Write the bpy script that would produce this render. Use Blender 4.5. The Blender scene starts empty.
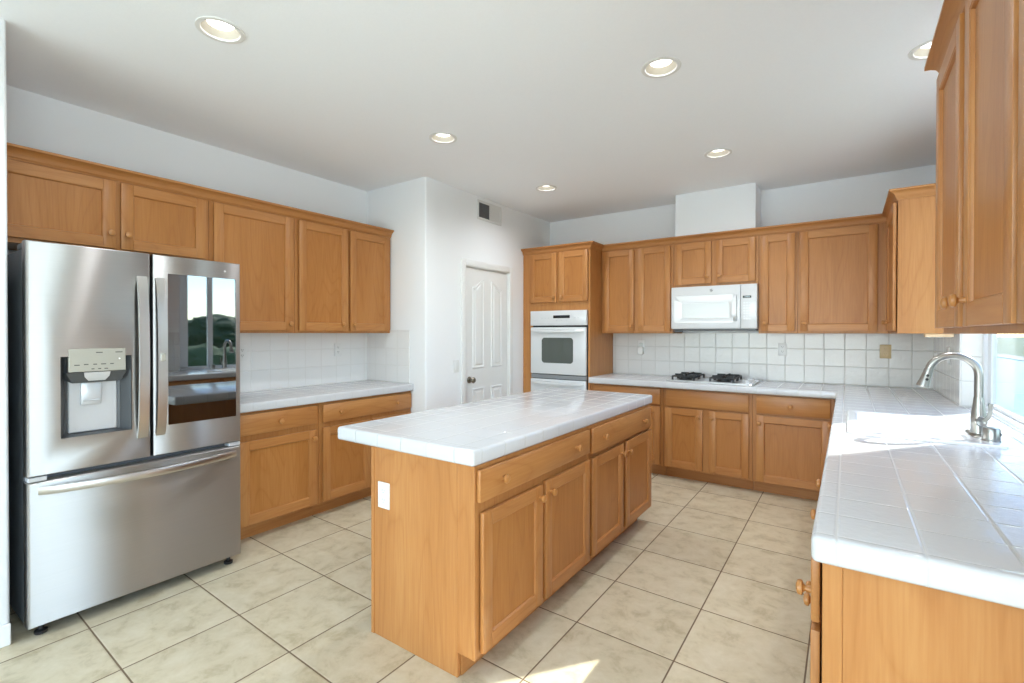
import bpy, bmesh, math, random
from mathutils import Vector, Matrix, noise

random.seed(7)
scene = bpy.context.scene
COL = scene.collection


def lin(h):
    h = h.lstrip('#')
    out = []
    for i in (0, 2, 4):
        c = int(h[i:i + 2], 16) / 255
        out.append(c / 12.92 if c <= 0.04045 else ((c + 0.055) / 1.055) ** 2.4)
    return (*out, 1.0)


# ------------------------------------------------------------------ camera
cam_data = bpy.data.cameras.new('camera')
cam = bpy.data.objects.new('camera', cam_data)
COL.objects.link(cam)
cam_data.sensor_width = 36.0
cam_data.lens = 481.39 / 1024 * 36.0
cam_data.shift_x = 0.0
cam_data.shift_y = -(341.5 - 336.4) / 1024
cam_data.clip_start = 0.05
cam_data.clip_end = 400
cam.matrix_world = (Matrix.Translation((0, 0, 1.3669)) @ Matrix.Rotation(math.radians(34.857), 4, 'Z')
                    @ Matrix.Rotation(math.radians(90 - 0.389), 4, 'X') @ Matrix.Rotation(math.radians(0.047), 4, 'Z'))
scene.camera = cam

# ------------------------------------------------------------------ view
vs = scene.view_settings
vs.view_transform = 'Standard'
vs.look = 'None'
vs.exposure = 0.76
vs.gamma = 1.0
vs.use_curve_mapping = False
scene.cycles.use_denoising = True
scene.cycles.max_bounces = 10
scene.cycles.diffuse_bounces = 6
scene.cycles.glossy_bounces = 5
scene.cycles.transparent_max_bounces = 12
scene.cycles.sample_clamp_indirect = 8.0
scene.cycles.caustics_reflective = False
scene.cycles.caustics_refractive = False

# ------------------------------------------------------------------ sky
world = bpy.data.worlds.new('sky')
scene.world = world
world.use_nodes = True
wn = world.node_tree
bg = wn.nodes['Background']
sky = wn.nodes.new('ShaderNodeTexSky')
sky.sky_type = 'NISHITA'
sky.sun_disc = False
sky.sun_elevation = math.radians(36)
sky.sun_rotation = math.radians(38)
sky.air_density = 1.0
sky.dust_density = 0.15
sky.ozone_density = 3.0
wn.links.new(sky.outputs['Color'], bg.inputs['Color'])
bg.inputs['Strength'].default_value = 0.5

# ------------------------------------------------------------------ sun
sun_data = bpy.data.lights.new('sun', 'SUN')
sun = bpy.data.objects.new('sun', sun_data)
COL.objects.link(sun)
sun_data.energy = 9.0
sun_data.angle = math.radians(0.5)
sun_data.color = (1.0, 0.95, 0.87)
SUN_DIR = Vector((-0.607, -0.795, -0.705))
sun.rotation_euler = SUN_DIR.to_track_quat('-Z', 'Y').to_euler()
sun.location = (20, 26, 24)


# ------------------------------------------------------------------ area lamps: daylight from the nook window, fill added behind the camera
def area(name, loc, direction, sx, sy, watts, color):
    d = bpy.data.lights.new(name, 'AREA')
    d.shape = 'RECTANGLE'
    d.size, d.size_y = sx, sy
    d.energy = watts
    d.color = color
    o = bpy.data.objects.new(name, d)
    COL.objects.link(o)
    o.location = loc
    o.rotation_euler = Vector(direction).to_track_quat('-Z', 'Z').to_euler()
    return o


area('rear_fill_light', (-1.6, -3.95, 1.25), (0, 1, 1.0), 4.2, 2.2, 104, (0.77, 0.90, 1.0))  # added fill for an assumed rear opening, aimed up to brighten the ceiling
area('daylight_nook_window', (2.95, -0.6, 1.3), (-1, 0.1, 0.9), 2.6, 2.2, 74, (0.77, 0.90, 1.0))

# ------------------------------------------------------------------ mesh helpers
def box(bm, x0, x1, y0, y1, z0, z1, bev=0.0, seg=1, mi=0):
    x0, x1 = min(x0, x1), max(x0, x1)
    y0, y1 = min(y0, y1), max(y0, y1)
    z0, z1 = min(z0, z1), max(z0, z1)
    v = [bm.verts.new(p) for p in ((x0, y0, z0), (x1, y0, z0), (x1, y1, z0), (x0, y1, z0),
                                   (x0, y0, z1), (x1, y0, z1), (x1, y1, z1), (x0, y1, z1))]
    fs = [bm.faces.new([v[i] for i in q]) for q in
          ((3, 2, 1, 0), (4, 5, 6, 7), (0, 1, 5, 4), (1, 2, 6, 5), (2, 3, 7, 6), (3, 0, 4, 7))]
    for f in fs:
        f.material_index = mi
    if bev > 0:
        es = list({e for f in fs for e in f.edges})
        bmesh.ops.bevel(bm, geom=es, offset=bev, segments=seg, profile=0.5, affect='EDGES', clamp_overlap=True, material=-1)


class Face:
    """A vertical front: runs along axis ('x' or 'y'), lies at p on the other axis, looks towards sign s."""
    def __init__(self, axis, p, s):
        self.axis, self.p, self.s = axis, p, s

    def pt(self, a, z, w):
        q = self.p + self.s * w
        return Vector((q, a, z)) if self.axis == 'y' else Vector((a, q, z))

    def box(self, bm, a0, a1, z0, z1, w0, w1, bev=0.0, seg=1, mi=0):
        A, B = self.pt(a0, z0, w0), self.pt(a1, z1, w1)
        box(bm, A.x, B.x, A.y, B.y, A.z, B.z, bev, seg, mi)

    @property
    def normal(self):
        return Vector((self.s, 0, 0)) if self.axis == 'y' else Vector((0, self.s, 0))


def lathe(bm, o, axis, prof, n=20, mi=0):
    """prof: (radius, distance along axis); ends closed."""
    o, axis = Vector(o), Vector(axis).normalized()
    a = axis.orthogonal().normalized()
    b = axis.cross(a)
    rings = []
    for r, d in prof:
        c = o + axis * d
        if r < 1e-6:
            rings.append([bm.verts.new(c)])
        else:
            rings.append([bm.verts.new(c + (a * math.cos(t) + b * math.sin(t)) * r)
                          for t in [2 * math.pi * i / n for i in range(n)]])
    fs = []
    for r0, r1 in zip(rings, rings[1:]):
        for i in range(n):
            j = (i + 1) % n
            if len(r0) == 1 and len(r1) == 1:
                continue
            if len(r0) == 1:
                fs.append(bm.faces.new((r0[0], r1[j], r1[i])))
            elif len(r1) == 1:
                fs.append(bm.faces.new((r0[i], r0[j], r1[0])))
            else:
                fs.append(bm.faces.new((r0[i], r0[j], r1[j], r1[i])))
    if len(rings[0]) > 1:
        fs.append(bm.faces.new(list(reversed(rings[0]))))
    if len(rings[-1]) > 1:
        fs.append(bm.faces.new(rings[-1]))
    for f in fs:
        f.material_index = mi


def sweep(bm, path, sect, ref, mi=0, scales=None):
    """Sweep a closed 2D section (u, v) along a path; u along ref made perpendicular, v along tangent x u. Capped."""
    path = [Vector(p) for p in path]
    ref = Vector(ref)
    rings = []
    for i, p in enumerate(path):
        t = (path[min(i + 1, len(path) - 1)] - path[max(i - 1, 0)]).normalized()
        u = (ref - t * ref.dot(t)).normalized()
        v = t.cross(u)
        k = scales[i] if scales else 1.0
        rings.append([bm.verts.new(p + u * a * k + v * b * k) for a, b in sect])
    n = len(sect)
    fs = []
    for r0, r1 in zip(rings, rings[1:]):
        for i in range(n):
            j = (i + 1) % n
            fs.append(bm.faces.new((r0[i], r0[j], r1[j], r1[i])))
    fs.append(bm.faces.new(list(reversed(rings[0]))))
    fs.append(bm.faces.new(rings[-1]))
    for f in fs:
        f.material_index = mi


def circle(r, n=16):
    return [(r * math.cos(2 * math.pi * i / n), r * math.sin(2 * math.pi * i / n)) for i in range(n)]


def rrect(x0, x1, y0, y1, r, n=6):
    pts = []
    for cx, cy, a0 in ((x1 - r, y1 - r, 0), (x0 + r, y1 - r, 90), (x0 + r, y0 + r, 180), (x1 - r, y0 + r, 270)):
        for i in range(n + 1):
            t = math.radians(a0 + 90 * i / n)
            pts.append((cx + r * math.cos(t), cy + r * math.sin(t)))
    return pts


def loops(bm, rings, cap0=True, cap1=True, mi=0):
    """rings: lists of 3D points, all the same length, joined in order."""
    vr = [[bm.verts.new(p) for p in r] for r in rings]
    n = len(vr[0])
    fs = []
    for r0, r1 in zip(vr, vr[1:]):
        for i in range(n):
            j = (i + 1) % n
            fs.append(bm.faces.new((r0[i], r0[j], r1[j], r1[i])))
    if cap0:
        fs.append(bm.faces.new(list(reversed(vr[0]))))
    if cap1:
        fs.append(bm.faces.new(vr[-1]))
    for f in fs:
        f.material_index = mi


def mitred(bm, pts, prof, mi=0):
    """Moulding: prof (out, z) swept along a ground polyline, out = right of travel, corners mitred, ends capped."""
    P = [Vector((p[0], p[1])) for p in pts]
    rings = []
    for i, p in enumerate(P):
        d0 = (P[i] - P[i - 1]).normalized() if i else (P[1] - P[0]).normalized()
        d1 = (P[i + 1] - P[i]).normalized() if i + 1 < len(P) else d0
        n0, n1 = Vector((d0.y, -d0.x)), Vector((d1.y, -d1.x))
        m = (n0 + n1)
        m = m / max(1e-6, m.dot(n0))
        rings.append([(p.x + m.x * o, p.y + m.y * o, z) for o, z in prof])
    loops(bm, rings, True, True, mi)


def ob(name, bm, mats, parent=None, smooth=True, angle=35, recalc=True, free=False):
    if recalc:
        bmesh.ops.recalc_face_normals(bm, faces=bm.faces[:])
    me = bpy.data.meshes.new(name)
    if parent is not None:
        bm.transform(Matrix.Translation(-world_loc(parent)))
    bm.to_mesh(me)
    bm.free()
    if not isinstance(mats, (list, tuple)):
        mats = [mats]
    for m in mats:
        me.materials.append(m)
    if smooth:
        for p in me.polygons:
            p.use_smooth = True
        me.set_sharp_from_angle(angle=math.radians(angle))
    o = bpy.data.objects.new(name, me)
    COL.objects.link(o)
    if parent is not None:
        o.parent = parent
    return o


def world_loc(o):
    v = Vector((0, 0, 0))
    while o is not None:
        v += o.location
        o = o.parent
    return v


def tag(o, label, cat, group=None, kind=None):
    o['label'] = label
    o['category'] = cat
    if group:
        o['group'] = group
    if kind:
        o['kind'] = kind
    return o


def thing(name, label, cat, loc=(0, 0, 0), group=None):
    o = bpy.data.objects.new(name, None)
    COL.objects.link(o)
    o.location = loc
    o.empty_display_size = 0.05
    return tag(o, label, cat, group)


def struct(name, bm, mats, label=None, **k):
    o = ob(name, bm, mats, **k)
    o['kind'] = 'structure'
    if label:
        o['label'] = label
    return o


def copy_tree(o, parent=None):
    c = o.copy()
    COL.objects.link(c)
    c.parent = parent
    for ch in list(o.children):
        copy_tree(ch, c)
    return c


def NB():
    return bmesh.new()


# ------------------------------------------------------------------ materials
def new_mat(name):
    m = bpy.data.materials.new(name)
    m.use_nodes = True
    nt = m.node_tree
    return m, nt, nt.nodes['Principled BSDF']


def plain(name, color, rough=0.5, metal=0.0, bump=0.0, bscale=60.0, spec=0.5, coat=0.0):
    m, nt, b = new_mat(name)
    c = lin(color) if isinstance(color, str) else color
    b.inputs['Roughness'].default_value = rough
    b.inputs['Metallic'].default_value = metal
    b.inputs['Specular IOR Level'].default_value = spec
    b.inputs['Coat Weight'].default_value = coat
    tc = nt.nodes.new('ShaderNodeTexCoord')
    nz = nt.nodes.new('ShaderNodeTexNoise')
    nz.inputs['Scale'].default_value = bscale
    nz.inputs['Detail'].default_value = 4
    nt.links.new(tc.outputs['Object'], nz.inputs['Vector'])
    mx = nt.nodes.new('ShaderNodeMix')
    mx.data_type = 'RGBA'
    mx.inputs['A'].default_value = c
    mx.inputs['B'].default_value = tuple(min(1, v * 0.965) for v in c[:3]) + (1,)
    nt.links.new(nz.outputs['Fac'], mx.inputs['Factor'])
    nt.links.new(mx.outputs['Result'], b.inputs['Base Color'])
    if bump:
        bp = nt.nodes.new('ShaderNodeBump')
        bp.inputs['Strength'].default_value = bump
        bp.inputs['Distance'].default_value = 0.003
        nt.links.new(nz.outputs['Fac'], bp.inputs['Height'])
        nt.links.new(bp.outputs['Normal'], b.inputs['Normal'])
    return m


def emissive(name, color, strength):
    m, nt, b = new_mat(name)
    b.inputs['Base Color'].default_value = (0.8, 0.8, 0.8, 1)
    b.inputs['Emission Color'].default_value = color
    b.inputs['Emission Strength'].default_value = strength
    return m


def wood(name, axis):
    """Maple, grain running along axis."""
    m, nt, b = new_mat(name)
    L = nt.links.new
    tc = nt.nodes.new('ShaderNodeTexCoord')
    oi = nt.nodes.new('ShaderNodeObjectInfo')
    mul = nt.nodes.new('ShaderNodeVectorMath')
    mul.operation = 'SCALE'
    L(oi.outputs['Random'], mul.inputs[0])
    mul.inputs['Scale'].default_value = 37.0
    add = nt.nodes.new('ShaderNodeVectorMath')
    L(tc.outputs['Object'], add.inputs[0])
    L(mul.outputs[0], add.inputs[1])

    def scaled(long, across):
        mp = nt.nodes.new('ShaderNodeMapping')
        s = [across] * 3
        s['xyz'.index(axis)] = long
        mp.inputs['Scale'].default_value = s
        L(add.outputs[0], mp.inputs['Vector'])
        return mp

    def nz(mp, sc, det, dist=0.0):
        n = nt.nodes.new('ShaderNodeTexNoise')
        n.inputs['Scale'].default_value = sc
        n.inputs['Detail'].default_value = det
        n.inputs['Distortion'].default_value = dist
        L(mp.outputs[0], n.inputs['Vector'])
        return n
    broad = nz(scaled(0.35, 3.0), 2.2, 3, 0.6)
    fine = nz(scaled(1.2, 26.0), 5.0, 4, 0.2)
    # cathedral figure: contour lines of a long smooth field
    field = nz(scaled(0.55, 3.4), 1.3, 1, 0.3)
    fm = nt.nodes.new('ShaderNodeMath')
    fm.operation = 'MULTIPLY'
    L(field.outputs['Fac'], fm.inputs[0])
    fm.inputs[1].default_value = 26.0
    fr = nt.nodes.new('ShaderNodeMath')
    fr.operation = 'PINGPONG'
    L(fm.outputs[0], fr.inputs[0])
    fr.inputs[1].default_value = 1.0
    pw = nt.nodes.new('ShaderNodeMath')
    pw.operation = 'POWER'
    L(fr.outputs[0], pw.inputs[0])
    pw.inputs[1].default_value = 5.0
    ramp = nt.nodes.new('ShaderNodeValToRGB')
    ramp.color_ramp.elements[0].position = 0.25
    ramp.color_ramp.elements[0].color = lin(WOOD_DARK)
    ramp.color_ramp.elements[1].position = 0.75
    ramp.color_ramp.elements[1].color = lin(WOOD_LIGHT)
    e = ramp.color_ramp.elements.new(0.5)
    e.color = lin(WOOD_MID)
    mixv = nt.nodes.new('ShaderNodeMath')
    mixv.operation = 'MULTIPLY_ADD'
    L(fine.outputs['Fac'], mixv.inputs[0])
    mixv.inputs[1].default_value = 0.45
    hlf = nt.nodes.new('ShaderNodeMath')
    hlf.operation = 'MULTIPLY'
    L(broad.outputs['Fac'], hlf.inputs[0])
    hlf.inputs[1].default_value = 0.6
    L(hlf.outputs[0], mixv.inputs[2])
    L(mixv.outputs[0], ramp.inputs['Fac'])
    mx = nt.nodes.new('ShaderNodeMix')
    mx.data_type = 'RGBA'
    mx.blend_type = 'MULTIPLY'
    mx.inputs['B'].default_value = (0.80, 0.68, 0.55, 1)
    sc = nt.nodes.new('ShaderNodeMath')
    sc.operation = 'MULTIPLY'
    L(pw.outputs[0], sc.inputs[0])
    sc.inputs[1].default_value = 0.45
    L(sc.outputs[0], mx.inputs['Factor'])
    L(ramp.outputs['Color'], mx.inputs['A'])
    L(mx.outputs['Result'], b.inputs['Base Color'])
    b.inputs['Roughness'].default_value = 0.36
    b.inputs['Specular IOR Level'].default_value = 0.4
    return m


WOOD_DARK, WOOD_MID, WOOD_LIGHT = '#A36B39', '#B07742', '#BC864F'
W = {a: wood('maple_grain_' + n, a) for a, n in (('x', 'across'), ('y', 'along'), ('z', 'upright'))}
WOOD_DARK, WOOD_MID, WOOD_LIGHT = '#9B632F', '#AA7038', '#B67D45'
W['p'] = wood('maple_panel_veneer', 'z')


def tile(name, base, grout, axes, width, rough, glaze=0.0, gscale=30.0, shear=0.0, vary=0.03, stone=None, depth=0.0015):
    """Square tiles: axes maps 'x','y','z' to (offset, pitch); joints are lines of constant coordinate."""
    m, nt, b = new_mat(name)
    L = nt.links.new

    def M(op, a, bb=None, c=None):
        n = nt.nodes.new('ShaderNodeMath')
        n.operation = op
        for i, v in enumerate((a, bb, c)):
            if v is None:
                continue
            if isinstance(v, (int, float)):
                n.inputs[i].default_value = v
            else:
                L(v, n.inputs[i])
        return n.outputs[0]
    tc = nt.nodes.new('ShaderNodeTexCoord')
    ge = nt.nodes.new('ShaderNodeNewGeometry')
    sp = nt.nodes.new('ShaderNodeSeparateXYZ')
    L(tc.outputs['Object'], sp.inputs[0])
    sn = nt.nodes.new('ShaderNodeSeparateXYZ')
    L(ge.outputs['True Normal'], sn.inputs[0])
    mask, soft, cells = None, None, []
    for ax, (off, pitch) in axes.items():
        c = sp.outputs['XYZ'.index(ax.upper())]
        if shear and ax == 'y':
            c = M('MULTIPLY_ADD', sp.outputs[0], shear, c)
        t = M('DIVIDE', M('SUBTRACT', c, off), pitch)
        cells.append(M('FLOOR', t))
        d = M('MULTIPLY', M('ABSOLUTE', M('SUBTRACT', M('FRACT', M('ADD', t, 0.5)), 0.5)), pitch)
        flat = M('LESS_THAN', M('ABSOLUTE', sn.outputs['XYZ'.index(ax.upper())]), 0.6)

        def band(w0, w1):
            mr = nt.nodes.new('ShaderNodeMapRange')
            mr.inputs['From Min'].default_value = w0
            mr.inputs['From Max'].default_value = w1
            mr.inputs['To Min'].default_value = 1
            mr.inputs['To Max'].default_value = 0
            L(d, mr.inputs['Value'])
            return M('MULTIPLY', mr.outputs[0], flat)
        k, s = band(width * 0.40, width * 0.60), band(width * 0.35, width * 1.4)
        mask = k if mask is None else M('MAXIMUM', mask, k)
        soft = s if soft is None else M('MAXIMUM', soft, s)
    cb = nt.nodes.new('ShaderNodeCombineXYZ')
    for i, c in enumerate(cells[:3]):
        L(c, cb.inputs[i])
    wnz = nt.nodes.new('ShaderNodeTexWhiteNoise')
    L(cb.outputs[0], wnz.inputs['Vector'])
    shade = M('MULTIPLY_ADD', wnz.outputs['Value'], vary * 2, 1.0 - vary)
    nz = nt.nodes.new('ShaderNodeTexNoise')
    nz.inputs['Scale'].default_value = gscale
    nz.inputs['Detail'].default_value = 3
    L(tc.outputs['Object'], nz.inputs['Vector'])
    col = None
    if stone:
        off = nt.nodes.new('ShaderNodeVectorMath')
        off.operation = 'MULTIPLY_ADD'
        L(wnz.outputs['Color'], off.inputs[0])
        off.inputs[1].default_value = (9, 9, 9)
        L(tc.outputs['Object'], off.inputs[2])
        n1 = nt.nodes.new('ShaderNodeTexNoise')
        n1.inputs['Scale'].default_value = 9.0
        n1.inputs['Detail'].default_value = 9
        n1.inputs['Roughness'].default_value = 0.68
        n1.inputs['Distortion'].default_value = 0.35
        L(off.outputs[0], n1.inputs['Vector'])
        rp = nt.nodes.new('ShaderNodeValToRGB')
        rp.color_ramp.elements[0].position = 0.33
        rp.color_ramp.elements[0].color = lin(stone[0])
        rp.color_ramp.elements[1].position = 0.68
        rp.color_ramp.elements[1].color = lin(stone[2])
        e = rp.color_ramp.elements.new(0.48)
        e.color = lin(stone[1])
        L(n1.outputs['Fac'], rp.inputs['Fac'])
        col = rp.outputs['Color']
    else:
        rgb = nt.nodes.new('ShaderNodeRGB')
        rgb.outputs[0].default_value = lin(base)
        col = rgb.outputs[0]
    hs = nt.nodes.new('ShaderNodeVectorMath')
    hs.operation = 'SCALE'
    L(col, hs.inputs[0])
    L(shade, hs.inputs['Scale'])
    mx = nt.nodes.new('ShaderNodeMix')
    mx.data_type = 'RGBA'
    L(mask, mx.inputs['Factor'])
    L(hs.outputs[0], mx.inputs['A'])
    mx.inputs['B'].default_value = lin(grout)
    L(mx.outputs['Result'], b.inputs['Base Color'])
    L(M('MULTIPLY_ADD', mask, 0.75 - rough, rough), b.inputs['Roughness'])
    h = M('MULTIPLY_ADD', soft, -1.0, M('MULTIPLY', nz.outputs['Fac'], glaze))
    bp = nt.nodes.new('ShaderNodeBump')
    bp.inputs['Strength'].default_value = 1.0
    bp.inputs['Distance'].default_value = depth
    L(h, bp.inputs['Height'])
    L(bp.outputs['Normal'], b.inputs['Normal'])
    return m


T6 = 0.1525
M_floor = tile('beige_stone_look_floor_tile', '#CDBE9F', '#6F5C47', {'x': (-0.588, 0.456), 'y': (1.565 - 0.026 * 0.59 + 0.0, 0.4605)},
               0.0065, 0.42, glaze=0.25, gscale=60, shear=0.026, vary=0.035, stone=('#B2A587', '#C9BDA1', '#D3C9B1'), depth=0.001)
M_counter = tile('white_glazed_counter_tile', '#CBCCCE', '#C2C2C1', {'x': (-0.018, T6), 'y': (1.446, T6)},
                 0.0040, 0.12, glaze=1.0, gscale=55, vary=0.012, depth=0.001)
M_island_top = tile('white_glazed_island_tile', '#CBCCCE', '#BFBFBD', {'x': (-1.115, T6), 'y': (1.474, T6)},
                    0.004, 0.16, glaze=0.3, gscale=34, vary=0.012)
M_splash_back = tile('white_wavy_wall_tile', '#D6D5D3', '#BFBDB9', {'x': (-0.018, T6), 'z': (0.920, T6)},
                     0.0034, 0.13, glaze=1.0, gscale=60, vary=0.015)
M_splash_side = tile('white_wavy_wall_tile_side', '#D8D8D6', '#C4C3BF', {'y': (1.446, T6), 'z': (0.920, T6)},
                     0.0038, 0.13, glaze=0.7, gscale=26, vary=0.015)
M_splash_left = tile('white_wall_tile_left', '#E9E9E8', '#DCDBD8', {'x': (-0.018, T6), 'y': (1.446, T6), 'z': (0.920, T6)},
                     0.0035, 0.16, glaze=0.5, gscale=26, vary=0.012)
M_wall = plain('cool_white_wall_paint', '#EDEFF1', 0.85, bump=0.12, bscale=140)
M_ceiling = plain('white_ceiling_paint', '#F5F7FA', 0.9, bump=0.18, bscale=90)
M_trim = plain('white_semi_gloss_trim', '#E6E7E6', 0.4, bump=0.0)
M_door = plain('white_door_paint', '#E4E5E4', 0.42)
M_white_app = plain('white_appliance_enamel', '#D4D6D8', 0.22, coat=0.4)
M_white_gap = plain('pale_grey_appliance_line', '#BFC3C6', 0.4)
M_mw_glass = plain('white_screened_oven_glass', '#C9CED0', 0.15)
M_black_gloss = plain('black_gloss_plastic', '#15171A', 0.12)
M_black = plain('black_satin', '#1B1B1C', 0.45)
M_cast = plain('black_cast_iron', '#222222', 0.55, bump=0.3, bscale=200)
M_dark_gap = plain('dark_gasket_grey', '#2B2D30', 0.6)
M_knob = plain('turned_maple_knob', '#B57C43', 0.32, bscale=25)
M_sink = plain('white_enamel', '#F1F2F2', 0.12, coat=0.5)
M_nickel = plain('brushed_nickel', '#9C9994', 0.30, metal=1.0)
M_brass = plain('aged_nickel_door_hardware', '#8D8577', 0.28, metal=1.0)
M_plate = plain('white_plastic_plate', '#E4E5E4', 0.35)
M_plate_slot = plain('grey_plastic_recess', '#55585A', 0.5)
M_tan_plate = plain('almond_plastic_plate', '#CDB489', 0.38)
M_tan_slot = plain('almond_plastic_recess', '#A98E62', 0.5)
M_vent = plain('white_register_metal', '#DDDEDD', 0.45)
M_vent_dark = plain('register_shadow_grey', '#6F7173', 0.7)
M_fridge_side = plain('dark_grey_fridge_case', '#565B60', 0.45)
M_disp = plain('dispenser_dark_grey', '#4A4C4E', 0.35)
M_disp_panel = plain('dispenser_panel_champagne', '#A8A59A', 0.35, metal=0.15)
M_disp_silver = plain('dispenser_silver_plastic', '#C7C9CC', 0.3, metal=0.3)
M_mark = plain('dark_print', '#4B4B48', 0.6)
M_white_mark = plain('white_print', '#F2F2F2', 0.5)
M_can_trim = plain('white_can_trim', '#E3E2DF', 0.5)
M_can_in = plain('white_can_baffle', '#BDB8AB', 0.6)
M_lamp = emissive('warm_lamp_face', (1.0, 0.96, 0.90, 1), 3.2)
M_glass_frame = plain('white_vinyl_frame', '#DDE2E6', 0.35)


def stainless(name, color, rough, aniso=0.8):
    m, nt, b = new_mat(name)
    L = nt.links.new
    b.inputs['Metallic'].default_value = 1.0
    tc = nt.nodes.new('ShaderNodeTexCoord')
    mp = nt.nodes.new('ShaderNodeMapping')
    mp.inputs['Scale'].default_value = (2, 2, 420)
    L(tc.outputs['Object'], mp.inputs['Vector'])
    nz = nt.nodes.new('ShaderNodeTexNoise')
    nz.inputs['Scale'].default_value = 2.0
    nz.inputs['Detail'].default_value = 2
    L(mp.outputs[0], nz.inputs['Vector'])
    mx = nt.nodes.new('ShaderNodeMix')
    mx.data_type = 'RGBA'
    c = lin(color)
    mx.inputs['A'].default_value = tuple(v * 0.93 for v in c[:3]) + (1,)
    mx.inputs['B'].default_value = tuple(min(1, v * 1.05) for v in c[:3]) + (1,)
    L(nz.outputs['Fac'], mx.inputs['Factor'])
    L(mx.outputs['Result'], b.inputs['Base Color'])
    b.inputs['Roughness'].default_value = rough
    b.inputs['Anisotropic'].default_value = aniso
    tg = nt.nodes.new('ShaderNodeCombineXYZ')      # horizontal brushing: reflections smear up and down
    tg.inputs['Z'].default_value = 1.0
    L(tg.outputs[0], b.inputs['Tangent'])
    bp = nt.nodes.new('ShaderNodeBump')
    bp.inputs['Strength'].default_value = 0.06
    bp.inputs['Distance'].default_value = 0.001
    L(nz.outputs['Fac'], bp.inputs['Height'])
    L(bp.outputs['Normal'], b.inputs['Normal'])
    return m


M_steel = stainless('brushed_stainless', '#B4B2B0', 0.40, 0.95)
M_steel_handle = plain('satin_stainless_handle', '#CBC9C6', 0.28, metal=1.0)


def window_glass():
    m = bpy.data.materials.new('clear_window_glass')
    m.use_nodes = True
    nt = m.node_tree
    nt.nodes.clear()
    out = nt.nodes.new('ShaderNodeOutputMaterial')
    tr = nt.nodes.new('ShaderNodeBsdfTransparent')
    tr.inputs['Color'].default_value = (0.93, 0.97, 0.97, 1)
    gl = nt.nodes.new('ShaderNodeBsdfGlossy')
    gl.inputs['Roughness'].default_value = 0.02
    # Schlick reflectance from |N.I|, the same from either side of the thin pane
    ge = nt.nodes.new('ShaderNodeNewGeometry')
    dt = nt.nodes.new('ShaderNodeVectorMath')
    dt.operation = 'DOT_PRODUCT'
    nt.links.new(ge.outputs['Normal'], dt.inputs[0])
    nt.links.new(ge.outputs['Incoming'], dt.inputs[1])
    last = dt.outputs['Value']
    for op, v in (('ABSOLUTE', None), ('SUBTRACT', 1.0), ('POWER', 5.0), ('MULTIPLY_ADD', 0.92)):
        n = nt.nodes.new('ShaderNodeMath')
        n.operation = op
        n.use_clamp = True
        if op == 'SUBTRACT':
            n.inputs[0].default_value = v
            nt.links.new(last, n.inputs[1])
        else:
            nt.links.new(last, n.inputs[0])
            if v is not None:
                n.inputs[1].default_value = v
        if op == 'MULTIPLY_ADD':
            n.inputs[2].default_value = 0.03
        last = n.outputs[0]
    mx = nt.nodes.new('ShaderNodeMixShader')
    nt.links.new(last, mx.inputs[0])
    nt.links.new(tr.outputs[0], mx.inputs[1])
    nt.links.new(gl.outputs[0], mx.inputs[2])
    nt.links.new(mx.outputs[0], out.inputs['Surface'])
    return m


M_glass = window_glass()
M_oven_glass = plain('grey_oven_glass', '#4E544F', 0.06, spec=0.6)
M_dark_glass = plain('black_fridge_glass', '#06080A', 0.02)
M_dark_glass.node_tree.nodes['Principled BSDF'].inputs['IOR'].default_value = 2.7

# ------------------------------------------------------------------ room shell
XL, XP, XR = -3.80, -3.015, 0.58
YA, YB, H = 3.015, 5.146, 2.729
TH = 0.13
LIGHTS = [(-2.32, 1.035), (-0.79, 2.468), (-2.323, 2.49), (-2.327, 3.90), (-0.808, 3.885), (0.335, 3.045)]
CAN_R = 0.082

bm = NB()
box(bm, -6.6, 0.73, -4.1, 5.3, -0.12, 0.0)
box(bm, 0.73, 3.1, -4.1, 1.08, -0.12, 0.0)
struct('floor', bm, M_floor, 'beige stone-look square floor tiles with dark joints')

bm = NB()
outer = [bm.verts.new((x, y, H)) for x, y in ((-6.6, -4.1), (3.1, -4.1), (3.1, 1.08), (0.73, 1.08), (0.73, 5.3), (-6.6, 5.3))]
edges = [bm.edges.new((outer[i], outer[(i + 1) % 6])) for i in range(6)]
for lx, ly in LIGHTS:
    ring = [bm.verts.new((lx + CAN_R * math.cos(t), ly + CAN_R * math.sin(t), H))
            for t in [2 * math.pi * i / 32 for i in range(32)]]
    edges += [bm.edges.new((ring[i], ring[(i + 1) % 32])) for i in range(32)]
bmesh.ops.triangle_fill(bm, use_beauty=True, use_dissolve=False, edges=edges)
for f in bm.faces:
    if f.normal.z > 0:
        f.normal_flip()
top = bmesh.ops.extrude_face_region(bm, geom=bm.faces[:])
for v in [g for g in top['geom'] if isinstance(g, bmesh.types.BMVert)]:
    v.co.z += 0.16
struct('ceiling', bm, M_ceiling, 'flat white ceiling', smooth=False)

bm = NB()
box(bm, XL - TH, XL, 0.40, YA, 0, H)
struct('wall_left', bm, M_wall)
bm = NB()
box(bm, XL - TH, XP, YA, YA + TH, -0.06, H + 0.06)
bmesh.ops.bevel(bm, geom=[e for e in bm.edges if all(abs(v.co.x - XP) < 1e-5 and abs(v.co.y - YA) < 1e-5 for v in e.verts)],
                offset=0.016, segments=4, profile=0.5, affect='EDGES')
struct('wall_pantry_front', bm, M_wall)
bm = NB()
DY0, DY1, DZ = 3.525, 4.278, 2.030
box(bm, XP - TH, XP, YA + TH, DY0, 0, H)
box(bm, XP - TH, XP, DY1, YB, 0, H)
box(bm, XP - TH, XP, DY0, DY1, DZ, H)
struct('wall_pantry_side', bm, M_wall)
bm = NB()
box(bm, XL - TH, XR + 0.17, YB, YB + 0.15, 0, H)
struct('wall_back', bm, M_wall)
bm = NB()
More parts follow.
